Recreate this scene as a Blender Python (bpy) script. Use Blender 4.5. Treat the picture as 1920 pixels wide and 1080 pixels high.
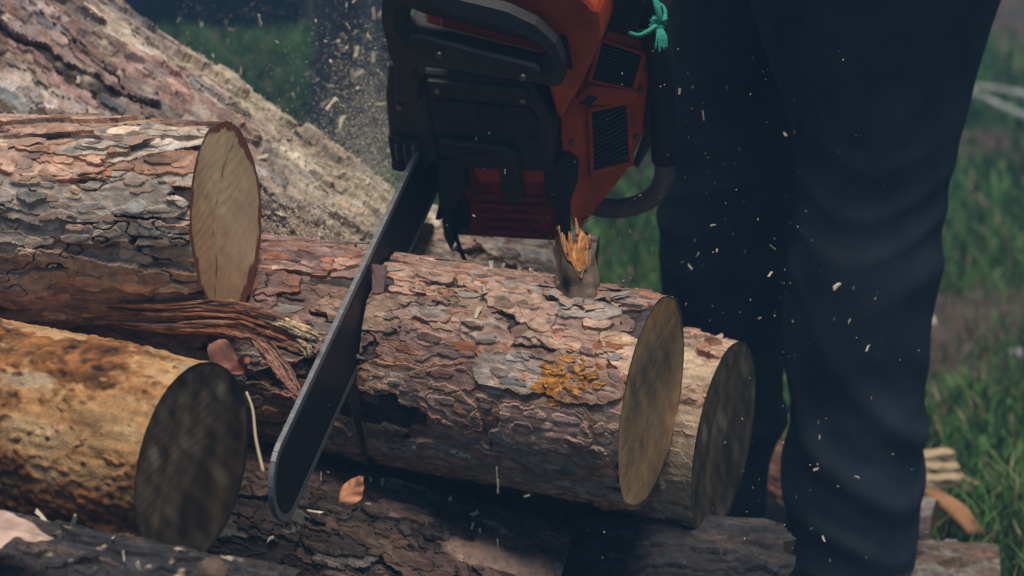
import bpy, bmesh, math, random
import numpy as np
from mathutils import Vector, Matrix

# ------------------------------------------------------------------ camera, sky, sun, exposure
for o in list(bpy.data.objects): bpy.data.objects.remove(o)
SC = bpy.context.scene
COL = SC.collection
PITCH = math.radians(13); DIST = 2.4; FOCAL = 85.0
FPX = 1920*FOCAL/36
FW = np.array([0, math.cos(PITCH), -math.sin(PITCH)]); RT = np.array([1., 0, 0])
DN = np.array([0, -math.sin(PITCH), -math.cos(PITCH)])
CAM = np.array([0, 0, .5]) - DIST*FW
cd = bpy.data.cameras.new('camera'); cam = bpy.data.objects.new('camera', cd); COL.objects.link(cam)
cd.lens = FOCAL; cd.sensor_width = 36; cd.clip_start = .05; cd.clip_end = 400
cam.location = CAM; cam.rotation_euler = (math.radians(90)-PITCH, 0, 0)
cd.dof.use_dof = True; cd.dof.focus_distance = 2.30; cd.dof.aperture_fstop = 5.6
SC.camera = cam

SUN_EL, SUN_AZ = math.radians(79), math.radians(166)      # azimuth from +Y, clockwise
w = bpy.data.worlds.new('World'); SC.world = w; w.use_nodes = True
nt = w.node_tree; bg = nt.nodes['Background']
sky = nt.nodes.new('ShaderNodeTexSky'); sky.sky_type = 'NISHITA'; sky.sun_disc = False
sky.sun_elevation = SUN_EL; sky.sun_rotation = SUN_AZ; sky.air_density = 1.0; sky.dust_density = 2.5; sky.ozone_density = 1.0
nt.links.new(sky.outputs[0], bg.inputs[0]); bg.inputs[1].default_value = .05
sd = bpy.data.lights.new('sun', 'SUN'); sd.energy = 4.6; sd.angle = math.radians(30); sd.color = (1, .93, .82)
sun = bpy.data.objects.new('sun', sd); COL.objects.link(sun); sun.location = (0, 0, 6)
sdir = Vector((math.sin(SUN_AZ)*math.cos(SUN_EL), math.cos(SUN_AZ)*math.cos(SUN_EL), math.sin(SUN_EL)))
sun.rotation_euler = sdir.to_track_quat('Z', 'Y').to_euler()
SC.view_settings.view_transform = 'Standard'; SC.view_settings.look = 'None'
SC.view_settings.exposure = -0.2; SC.view_settings.gamma = 1; SC.view_settings.use_curve_mapping = False
SC.render.engine = 'CYCLES'; SC.cycles.use_denoising = True; SC.cycles.max_bounces = 6
SC.cycles.volume_bounces = 0

# ------------------------------------------------------------------ helpers
def at(u, v, d):
    """survey helper: the point seen at photo position (u, v), d metres in front of the camera plane"""
    return CAM + FW*d + RT*((u-960)/FPX*d) + DN*((v-540)/FPX*d)
def ground_at(u, v, z=0.):
    r = FW + RT*((u-960)/FPX) + DN*((v-540)/FPX)
    return CAM + r*((z-CAM[2])/r[2])
def nz(a): return np.asarray(a, float)/np.linalg.norm(a)

def M(name, c1, c2=None, scale=40, rough=.8, bump=0., bscale=200, attr=False, metallic=0., spec=.25, stretch=None, lo=.35, hi=.65, amp=.3, bdist=.002, trans=0., attrrough=None):
    m = bpy.data.materials.new(name); m.use_nodes = True
    t = m.node_tree; n = t.nodes; b = n['Principled BSDF']
    b.inputs['Roughness'].default_value = rough; b.inputs['Metallic'].default_value = metallic
    b.inputs['Specular IOR Level'].default_value = spec
    tc = n.new('ShaderNodeTexCoord'); mp = n.new('ShaderNodeMapping'); t.links.new(tc.outputs['Object'], mp.inputs[0])
    if stretch: mp.inputs['Scale'].default_value = stretch
    no = n.new('ShaderNodeTexNoise'); no.inputs['Scale'].default_value = scale; no.inputs['Detail'].default_value = 7; no.inputs['Roughness'].default_value = .62
    t.links.new(mp.outputs[0], no.inputs['Vector'])
    mr = n.new('ShaderNodeMapRange'); mr.inputs[1].default_value = lo; mr.inputs[2].default_value = hi
    t.links.new(no.outputs[0], mr.inputs[0])
    if attr:
        at_ = n.new('ShaderNodeAttribute'); at_.attribute_name = 'Col'
        mr.inputs[3].default_value = 1-amp; mr.inputs[4].default_value = 1+amp
        mx = n.new('ShaderNodeVectorMath'); mx.operation = 'SCALE'
        t.links.new(at_.outputs['Color'], mx.inputs[0]); t.links.new(mr.outputs[0], mx.inputs['Scale'])
        t.links.new(mx.outputs[0], b.inputs['Base Color'])
    else:
        mx = n.new('ShaderNodeMix'); mx.data_type = 'RGBA'
        mx.inputs[6].default_value = (*c1, 1); mx.inputs[7].default_value = (*(c2 or c1), 1)
        t.links.new(mr.outputs[0], mx.inputs[0]); t.links.new(mx.outputs[2], b.inputs['Base Color'])
    if attrrough:
        r2 = n.new('ShaderNodeMapRange'); r2.inputs[3].default_value, r2.inputs[4].default_value = attrrough
        t.links.new(no.outputs[0], r2.inputs[0]); t.links.new(r2.outputs[0], b.inputs['Roughness'])
    if bump:
        n2 = n.new('ShaderNodeTexNoise'); n2.inputs['Scale'].default_value = bscale; n2.inputs['Detail'].default_value = 6
        t.links.new(mp.outputs[0], n2.inputs['Vector'])
        bp = n.new('ShaderNodeBump'); bp.inputs['Strength'].default_value = bump; bp.inputs['Distance'].default_value = bdist
        t.links.new(n2.outputs[0], bp.inputs['Height']); t.links.new(bp.outputs[0], b.inputs['Normal'])
    if trans:
        b.inputs['Transmission Weight'].default_value = trans
    return m

MAT = dict(
    bark=M('bark', (0, 0, 0), attr=True, scale=120, rough=.86, bump=.7, bscale=420, amp=.28, bdist=.0012),
    wood=M('cut_wood', (0, 0, 0), attr=True, scale=90, rough=.82, bump=.12, bscale=500, amp=.06, bdist=.0008),
    grass=M('grass', (0, 0, 0), attr=True, scale=9, rough=.6, amp=.2, spec=.3),
    leaf=M('dry_leaf', (0, 0, 0), attr=True, scale=60, rough=.75, bump=.4, bscale=150, amp=.2),
    chip=M('wood_chip', (.56, .46, .32), (.68, .60, .46), scale=60, rough=.85),
    ochre=M('fresh_broken_wood', (.40, .16, .05), (.52, .27, .11), scale=180, rough=.8, bump=.8, bscale=300),
    resin=M('resin', (.48, .18, .04), (.58, .31, .10), scale=160, rough=.55, bump=1, bscale=240, bdist=.004),
    orange=M('orange_paint', (.62, .075, .012), (.30, .036, .010), scale=20, rough=.45, bump=.08, bscale=220, spec=.4, attrrough=(.32, .62)),
    red=M('red_casting', (.30, .026, .016), (.13, .02, .015), scale=55, rough=.6, bump=.25, bscale=160, spec=.3),
    plastic=M('black_plastic', (.02, .021, .022), (.034, .034, .033), scale=70, rough=.55, bump=.15, bscale=500, spec=.35),
    rubber=M('black_rubber', (.012, .013, .016), (.02, .021, .024), scale=60, rough=.7, bump=.2, bscale=700),
    dustyblack=M('dusty_black_metal', (.016, .017, .02), (.05, .042, .034), scale=60, rough=.65, bump=.3, bscale=200, lo=.45, hi=.75),
    greymetal=M('grey_tube', (.1, .1, .1), (.15, .145, .14), scale=60, rough=.5, metallic=.3),
    barsteel=M('guide_bar_steel', (.010, .010, .012), (.024, .024, .027), scale=30, rough=.5, metallic=.2, stretch=(1, 6, 1), bump=.1, bscale=200),
    chain=M('chain_steel', (.21, .215, .225), (.28, .285, .29), scale=300, rough=.42, metallic=.6),
    cord=M('green_cord', (.03, .3, .2), (.06, .42, .3), scale=300, rough=.8, bump=.8, bscale=600),
    denim=M('dark_work_fabric', (.021, .026, .039), (.046, .053, .071), scale=14, rough=.93, bump=.8, bscale=700, spec=.12, bdist=.0008),
    jacket=M('dark_jacket', (.02, .024, .03), (.03, .034, .04), scale=20, rough=.9),
    screw=M('screw_steel', (.12, .12, .12), (.2, .2, .2), scale=200, rough=.4, metallic=.8),
    skin=M('skin', (.42, .24, .17), (.5, .3, .22), scale=30, rough=.6),
    boot=M('boot_leather', (.03, .022, .016), (.05, .036, .026), scale=30, rough=.6, bump=.3),
    stone=M('grey_stone', (.18, .18, .2), (.28, .27, .28), scale=20, rough=.85, bump=.6, bscale=40, bdist=.01),
    slat=M('slat_wood', (.42, .29, .16), (.58, .44, .27), scale=30, rough=.8, stretch=(1, 6, 6), bump=.4),
    needle=M('dry_needle', (.6, .47, .27), (.66, .54, .34), scale=60, rough=.7),
    pale=M('pale_stick', (.3, .33, .3), (.42, .42, .38), scale=40, rough=.8),
)

def origin(o):
    v = Vector((0, 0, 0))
    while o is not None:
        v = v + o.location; o = o.parent
    return v
def link(name, me, mat=None, parent=None):
    o = bpy.data.objects.new(name, me); COL.objects.link(o)
    if mat is not None and me is not None and not me.materials: me.materials.append(mat)
    if parent is not None: o.parent = parent
    return o
def thing(name, label, cat, loc=(0, 0, 0), group=None):
    o = bpy.data.objects.new(name, None); COL.objects.link(o); o.location = loc; o.empty_display_size = .05
    return tag(o, label, cat, group)
def tag(o, label=None, cat=None, group=None, kind=None):
    if label: o['label'] = label
    if cat: o['category'] = cat
    if group: o['group'] = group
    if kind: o['kind'] = kind
    return o
def raw_mesh(name, V, quads=None, tris=None, cols=None, smooth=True):
    V = np.asarray(V, np.float32).reshape(-1, 3)
    me = bpy.data.meshes.new(name)
    q = np.zeros((0, 4), np.int32) if quads is None else np.asarray(quads, np.int32).reshape(-1, 4)
    t = np.zeros((0, 3), np.int32) if tris is None else np.asarray(tris, np.int32).reshape(-1, 3)
    me.vertices.add(len(V)); me.vertices.foreach_set('co', V.ravel())
    me.loops.add(q.size+t.size); me.loops.foreach_set('vertex_index', np.concatenate([q.ravel(), t.ravel()]))
    me.polygons.add(len(q)+len(t))
    st = np.concatenate([np.arange(len(q))*4, q.size+np.arange(len(t))*3]).astype(np.int32)
    me.polygons.foreach_set('loop_start', st)
    me.polygons.foreach_set('use_smooth', np.full(len(q)+len(t), smooth))
    me.update(calc_edges=True); me.validate()
    if cols is not None:
        a = me.color_attributes.new('Col', 'FLOAT_COLOR', 'POINT')
        c = np.ones((len(V), 4), np.float32); c[:, :3] = np.asarray(cols, np.float32).reshape(-1, 3); a.data.foreach_set('color', c.ravel())
    return me
def gquads(nu, nv, wrap):
    i = np.arange(nu-1)[:, None]; j = np.arange(nv if wrap else nv-1)[None, :]; k = (j+1) % nv
    return np.stack(np.broadcast_arrays(i*nv+j, i*nv+k, (i+1)*nv+k, (i+1)*nv+j), -1).reshape(-1, 4)
def mesh_obj(name, V, mat, parent=None, quads=None, tris=None, cols=None, smooth=True, world=True, loc=None):
    V = np.asarray(V, float).reshape(-1, 3)
    if parent is not None and world: V = V-np.array(origin(parent))
    if loc is not None: V = V-np.asarray(loc)
    o = link(name, raw_mesh(name, V, quads, tris, cols, smooth), mat, parent)
    if loc is not None: o.location = loc
    return o
def bm_obj(name, bm, mat, parent=None, smooth=False):
    me = bpy.data.meshes.new(name); bmesh.ops.recalc_face_normals(bm, faces=bm.faces); bm.to_mesh(me); bm.free()
    if smooth:
        for p in me.polygons: p.use_smooth = True
    return link(name, me, mat, parent)
def bevel(bm, wid, seg=2, ang=.35):
    es = [e for e in bm.edges if len(e.link_faces) == 2 and e.calc_face_angle(0) > ang]
    bmesh.ops.bevel(bm, geom=es, offset=wid, segments=seg, affect='EDGES', profile=.6, clamp_overlap=True)
def prism(poly, axis, a, b, bw=.0, seg=2, bm=None, scale_b=1.0):
    """polygon (p, q) extruded along axis from a to b: 'y' -> (p, ., q), 'x' -> (., p, q), 'z' -> (p, q, .)"""
    bm = bm or bmesh.new()
    f = {'y': lambda p, q, t: (p, t, q), 'x': lambda p, q, t: (t, p, q), 'z': lambda p, q, t: (p, q, t)}[axis]
    c = np.mean(np.array(poly), 0)
    v0 = [bm.verts.new(f(p, q, a)) for p, q in poly]
    v1 = [bm.verts.new(f(c[0]+(p-c[0])*scale_b, c[1]+(q-c[1])*scale_b, b)) for p, q in poly]
    bm.faces.new(v0); bm.faces.new(v1[::-1]); n = len(poly)
    for i in range(n): bm.faces.new((v0[i], v1[i], v1[(i+1) % n], v0[(i+1) % n]))
    bmesh.ops.recalc_face_normals(bm, faces=bm.faces)
    if bw: bevel(bm, bw, seg)
    return bm
def spline(pts, n):
    """Catmull-Rom through points"""
    p = np.asarray(pts, float); p = np.vstack([2*p[0]-p[1], p, 2*p[-1]-p[-2]])
    out = []
    m = len(p)-3; ts = np.linspace(0, m, n)
    for t in ts:
        i = min(int(t), m-1); u = t-i; a, b, c, d = p[i:i+4]
        out.append(.5*((2*b)+(c-a)*u+(2*a-5*b+4*c-d)*u*u+(3*b-a-3*c+d)*u**3))
    return np.array(out)
def tube_verts(path, rad, ns=14, flat=1.0, up=None):
    path = np.asarray(path, float); n = len(path); rad = np.broadcast_to(np.asarray(rad, float), (n,))
    t = np.gradient(path, axis=0); t /= np.linalg.norm(t, axis=1)[:, None]
    ref = np.array(up if up is not None else ((0, 0, 1) if abs(t[0][2]) < .9 else (1, 0, 0)), float)
    V = []
    e = nz(ref-t[0]*np.dot(ref, t[0])); a = np.linspace(0, 2*math.pi, ns, endpoint=False)
    for i in range(n):
        e = nz(e-t[i]*np.dot(e, t[i])); g = np.cross(t[i], e)
        V.append(path[i]+rad[i]*(np.cos(a)[:, None]*e*flat+np.sin(a)[:, None]*g))
    return np.array(V)
def tube(name, path, rad, mat, parent=None, ns=14, world=True, flat=1.0, up=None, cols=None, loc=None, V=None):
    V = tube_verts(path, rad, ns, flat, up) if V is None else V
    n, ns = V.shape[:2]
    caps = np.vstack([V.reshape(-1, 3), V[0].mean(0), V[-1].mean(0)])
    tr = [(n*ns, (j+1) % ns, j) for j in range(ns)]+[(n*ns+1, (n-1)*ns+j, (n-1)*ns+(j+1) % ns) for j in range(ns)]
    if cols is not None: cols = np.vstack([np.asarray(cols).reshape(-1, 3), cols[0].mean(0), cols[-1].mean(0)])
    return mesh_obj(name, caps, mat, parent, quads=gquads(n, ns, True), tris=tr, world=world, cols=cols, loc=loc)

# periodic gaussian random field, unit variance
def grf(shape, cells, rs):
    """shape (nu, nv), cells = feature size in grid cells (u, v)"""
    fu = np.fft.fftfreq(shape[0])[:, None]*cells[0]; fv = np.fft.rfftfreq(shape[1])[None, :]*cells[1]
    k = np.exp(-(fu**2+fv**2)*6.0)
    f = np.fft.irfft2(np.fft.rfft2(rs.standard_normal(shape))*k, s=shape)
    return (f-f.mean())/(f.std()+1e-9)

# ------------------------------------------------------------------ ground
PILE = (-.1, -.1)
def mound(x, y):
    return .085*np.exp(-(((x-PILE[0])/.75)**2+((y-PILE[1])/.5)**2)**2)
def dirt(x, y):
    """1 where bare earth shows instead of grass"""
    wob = .10*np.sin(x*3.1+1)+.08*np.sin(x*7.3+y*2.1)+.05*np.sin(y*11+x*5)
    d = np.zeros_like(x)
    for y0, y1 in ((1.55, 2.08), (3.45, 3.85), (4.55, 4.75), (5.6, 7.8)):
        d = np.maximum(d, 1/(1+np.exp(-(y+wob-y0)/.05))*1/(1+np.exp((y+wob-y1)/.05)))
    d = d*(1/(1+np.exp(-(x-.45)/.06)))
    return np.maximum(d, np.exp(-(((x-PILE[0])/.8)**2+((y-PILE[1])/.55)**2)**3))
gm = bpy.data.materials.new('ground'); gm.use_nodes = True
t = gm.node_tree; n = t.nodes; b = n['Principled BSDF']; b.inputs['Roughness'].default_value = .95; b.inputs['Specular IOR Level'].default_value = .1
a_ = n.new('ShaderNodeAttribute'); a_.attribute_name = 'Col'
tc = n.new('ShaderNodeTexCoord'); no = n.new('ShaderNodeTexNoise'); no.inputs['Scale'].default_value = 14; no.inputs['Detail'].default_value = 9; no.inputs['Roughness'].default_value = .7
t.links.new(tc.outputs['Object'], no.inputs['Vector'])
mr = n.new('ShaderNodeMapRange'); mr.inputs[1].default_value = .3; mr.inputs[2].default_value = .7; mr.inputs[3].default_value = .45; mr.inputs[4].default_value = 1.5
t.links.new(no.outputs[0], mr.inputs[0]); vm = n.new('ShaderNodeVectorMath'); vm.operation = 'SCALE'
t.links.new(a_.outputs['Color'], vm.inputs[0]); t.links.new(mr.outputs[0], vm.inputs['Scale']); t.links.new(vm.outputs[0], b.inputs['Base Color'])
bp = n.new('ShaderNodeBump'); bp.inputs['Strength'].default_value = .8; bp.inputs['Distance'].default_value = .02
t.links.new(no.outputs[0], bp.inputs['Height']); t.links.new(bp.outputs[0], b.inputs['Normal'])
xs = np.concatenate([-np.geomspace(70, 3.2, 18), np.linspace(-3, 3, 91), np.geomspace(3.2, 70, 18)])
ys = np.concatenate([-np.geomspace(70, 1.6, 16), np.linspace(-1.5, 8.5, 151), np.geomspace(8.7, 90, 18)])
X, Y = np.meshgrid(xs, ys, indexing='ij')
rs = np.random.RandomState(3)
rough = rs.standard_normal(X.shape)*.006*(np.abs(X) < 3)*(Y > -1.5)*(Y < 8.5)
dm = dirt(X, Y)[..., None]
gc = (1-dm)*np.array([.035, .06, .022])+dm*np.array([.085, .062, .045])
mesh_obj('ground', np.stack([X, Y, mound(X, Y)+rough], -1), gm, quads=gquads(len(xs), len(ys), False)[:, ::-1], cols=gc)['kind'] = 'structure'

# ------------------------------------------------------------------ bark
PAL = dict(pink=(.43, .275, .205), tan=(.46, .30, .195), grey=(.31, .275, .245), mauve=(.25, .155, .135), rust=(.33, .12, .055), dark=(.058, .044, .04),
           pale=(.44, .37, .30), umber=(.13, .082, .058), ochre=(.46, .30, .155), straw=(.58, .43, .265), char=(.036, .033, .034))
PAL = {k: np.array(v) for k, v in PAL.items()}
def bark_field(Lu, Lv, du, dv, seed, a=(.012, .035), b=(.005, .013), hmax=.005, cover=3.0, cols=('pink', 'tan', 'grey', 'mauve', 'rust'), wts=(3, 2, 2, 2, 1), base='umber', greytop=.0, tilt=.12, jag=1.0, curl=.0011, rustedge=True, small=.6, sscale=1.0, cracks=.0025):
    rs = np.random.RandomState(seed)
    nu, nv = max(8, int(Lu/du)), max(16, int(Lv/dv)); du, dv = Lu/nu, Lv/nv
    cell = lambda s: (s/du, s/dv)
    w1u, w1v = grf((nu, nv), cell(.03), rs)*.004*jag, grf((nu, nv), cell(.03), rs)*.0022*jag
    w2u, w2v = grf((nu, nv), cell(.009), rs)*.0026*jag, grf((nu, nv), cell(.009), rs)*.0012*jag
    w3u, w3v = grf((nu, nv), cell(.0045), rs)*.0012*jag, grf((nu, nv), cell(.0045), rs)*.0006*jag
    WU, WV = w1u+w2u+w3u, w1v+w2v+w3v
    zone = grf((nu, nv), (.16/du, .08/dv), rs)
    zone2, zone3 = grf((nu, nv), (.10/du, .04/dv), rs)*1.2, grf((nu, nv), (.14/du, .05/dv), rs)
    H = grf((nu, nv), (.02/du, .008/dv), rs)*.0005-.001
    Cc = np.tile(PAL[base], (nu, nv, 1))*(1+.25*grf((nu, nv), cell(.012), rs)[..., None])
    mean_area = math.pi*(a[0]+a[1])/2*(b[0]+b[1])/2
    N = int(cover*Lu*Lv/mean_area)
    wts = np.array(wts, float)/sum(wts); pal = [PAL[c] for c in cols]
    for k in range(N):
        sz = rs.rand()**1.6
        fa = a[0]+(a[1]-a[0])*sz; fb = b[0]+(b[1]-b[0])*min(1, max(0, sz+rs.uniform(-.3, .3)))
        cu, cv = rs.randint(nu), rs.randint(nv)
        eu, ev = int(1.5*fa/du)+2, int(1.6*fb/dv)+2
        iu = np.arange(max(0, cu-eu), min(nu, cu+eu)); jv = np.arange(cv-ev, cv+ev+1); jm = jv % nv
        ix = np.ix_(iu, jm)
        xx = (iu-cu)[:, None]*du+WU[ix]-WU[cu, cv]; yy = (jv-cv)[None, :]*dv+WV[ix]-WV[cu, cv]
        an = rs.normal(0, .16); ca, sa = math.cos(an), math.sin(an)
        p, q = ca*xx+sa*yy*1.0, -sa*xx+ca*yy
        r = (np.abs(p/fa)**3+np.abs(q/fb)**3)**(1/3)
        lev = hmax*(rs.randint(0, 6)/5.)**1.1*(.8+.25*np.tanh(zone[cu, cv]))+rs.normal(0, .0002)
        h = lev+rs.normal(0, tilt)*.35*p+rs.normal(0, tilt)*q+curl*r**5
        m = (r < 1) & (h > H[ix])
        z = zone[cu, cv]; s1 = .5+.5*np.tanh(zone2[cu, cv])
        c = pal[0]*s1+pal[min(3, len(pal)-1)]*(1-s1)                # the first and fourth colours make the field
        if rs.rand() < .42: c = .4*c+.6*pal[rs.choice(len(pal), p=wts)]
        if greytop and lev > hmax*.5 and zone3[cu, cv] > .3 and rs.rand() < greytop*1.6: c = .3*c+.7*PAL['grey']
        c = c*(rs.uniform(.78, 1.22))*(1+.12*z)
        ed = np.clip((r-.76)/.22, 0, 1)[..., None]*.55
        cc = c*(1-ed)+(PAL['rust']*1.1 if rs.rand() < .5 and rustedge else c*.62)*ed
        Hs = H[ix]; Hs[m] = h[m]; H[ix] = Hs
        Cs = Cc[ix]; Cs[m] = cc[m]; Cc[ix] = Cs
    # thinner scales lying on the plates
    for k in range(int(small*Lu*Lv/(math.pi*.007*.0032))):
        fa, fb = rs.uniform(.003, .012)*sscale, rs.uniform(.0016, .0048)*sscale
        cu, cv = rs.randint(nu), rs.randint(nv); eu, ev = int(1.5*fa/du)+2, int(1.6*fb/dv)+2
        iu = np.arange(max(0, cu-eu), min(nu, cu+eu)); jv = np.arange(cv-ev, cv+ev+1); ix = np.ix_(iu, jv % nv)
        p = (iu-cu)[:, None]*du+(WU[ix]-WU[cu, cv])*.7; q = (jv-cv)[None, :]*dv+(WV[ix]-WV[cu, cv])*.7
        r = (np.abs(p/fa)**2.2+np.abs(q/fb)**2.2)**(1/2.2)
        h = H[cu, cv]+rs.uniform(.0003, .0011)*sscale+rs.normal(0, .025)*p+rs.normal(0, .03)*q
        m = (r < 1) & (h > H[ix]) & (h < H[ix]+.0022*sscale)
        c = Cc[cu, cv]*rs.uniform(.62, 1.38)*(1+np.array([.06, 0, -.05])*rs.normal())
        Hs = H[ix]; Hs[m] = h[m]; H[ix] = Hs
        Cs = Cc[ix]; Cs[m] = c; Cc[ix] = Cs
    # long winding cracks along the grain
    if cracks:
        cf = np.abs(grf((nu, nv), (.11*sscale/du, .020*sscale/dv), rs)+.25*grf((nu, nv), (.012/du, .005/dv), rs))
        gate = np.clip(grf((nu, nv), (.08/du, .04/dv), rs)*.8+.35, 0, 1)
        ck = np.clip(1-cf/.06, 0, 1)*gate
        H = H-ck*cracks
        kk = np.clip(ck*2.2, 0, .85)[..., None]; Cc = Cc*(1-kk)+PAL['dark']*.6*kk
    fine = grf((nu, nv), (.005/du, .0022/dv), rs)*.00012+grf((nu, nv), (.02/du, .003/dv), rs)*.00018
    Cc = np.clip(Cc*(1+.10*grf((nu, nv), (.006/du, .0025/dv), rs)+.08*grf((nu, nv), (.02/du, .012/dv), rs))[..., None], .01, .85)
    return H+fine, Cc, rs, nu, nv

def frame_of(d):
    e1 = nz(np.array([0, 0, 1.])-d*d[2]); e2 = np.cross(d, e1)
    return e1, e2
def phis(nv, fine_c, fine_w, coarse=4):
    """indices on the periodic circumference: every one inside the window, every coarse-th outside"""
    ph = np.arange(nv)/nv*2*math.pi
    dlt = np.abs((ph-fine_c+math.pi) % (2*math.pi)-math.pi)
    keep = (dlt < fine_w) | (np.arange(nv) % coarse == 0)
    return np.nonzero(keep)[0]

def face_color(style, rho, phi, rs, up):
    """colours of a sawn end, rho 0..1 to the inside of the bark"""
    x, y = rho*np.cos(phi), rho*np.sin(phi)       # x towards the top of the log
    n = lambda s, k: np.sin(x*s*1.0+k)*np.cos(y*s*1.3-k*2)+.5*np.sin(x*s*2.3-y*s*1.9+k*3)
    ring = .5+.5*np.sin(np.hypot(x-.12, y+.08)*88+1.2*np.sin(phi*3)+.7*np.sin(phi*5+1))
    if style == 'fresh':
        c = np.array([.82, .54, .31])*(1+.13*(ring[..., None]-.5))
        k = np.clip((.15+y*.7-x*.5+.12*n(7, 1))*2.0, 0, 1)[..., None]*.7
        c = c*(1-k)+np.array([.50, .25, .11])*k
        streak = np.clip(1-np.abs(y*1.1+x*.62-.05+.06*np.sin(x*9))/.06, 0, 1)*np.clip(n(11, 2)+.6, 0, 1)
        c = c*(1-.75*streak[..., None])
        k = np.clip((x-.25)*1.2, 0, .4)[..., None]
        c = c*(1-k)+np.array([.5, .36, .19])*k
    elif style == 'olive':
        c = np.array([.56, .315, .14])*(1+.10*(ring[..., None]-.5))*(1+.1*n(9, 3)[..., None])
        k = np.exp(-(((x-.22)/.40)**2+((y)/.85)**2))[..., None]*1.0*np.clip(.85+.25*n(8, 2), 0, 1)[..., None]
        c = c*(1-k)+np.array([.12, .098, .075])*k
        k = np.clip((x-.6)*2.5, 0, .6)[..., None]
        c = c*(1-k)+np.array([.56, .27, .085])*k
    elif style == 'dark':
        st = .5+.5*np.sin(y*11+1.2*np.sin(x*3+1)+x*2.2)*np.cos(y*5-1)
        c = np.array([.108, .072, .042])*(1+.5*(st[..., None]-.5)+.25*n(12, 1)[..., None])
        k = np.clip(n(6, 4)-.55, 0, 1)[..., None]
        c = c*(1-k)+np.array([.22, .18, .12])*k
    else:   # 'kerf'
        c = np.array([.5, .37, .22])*(1+.08*(ring[..., None]-.5))
    return np.clip(c, .01, .9)

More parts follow.
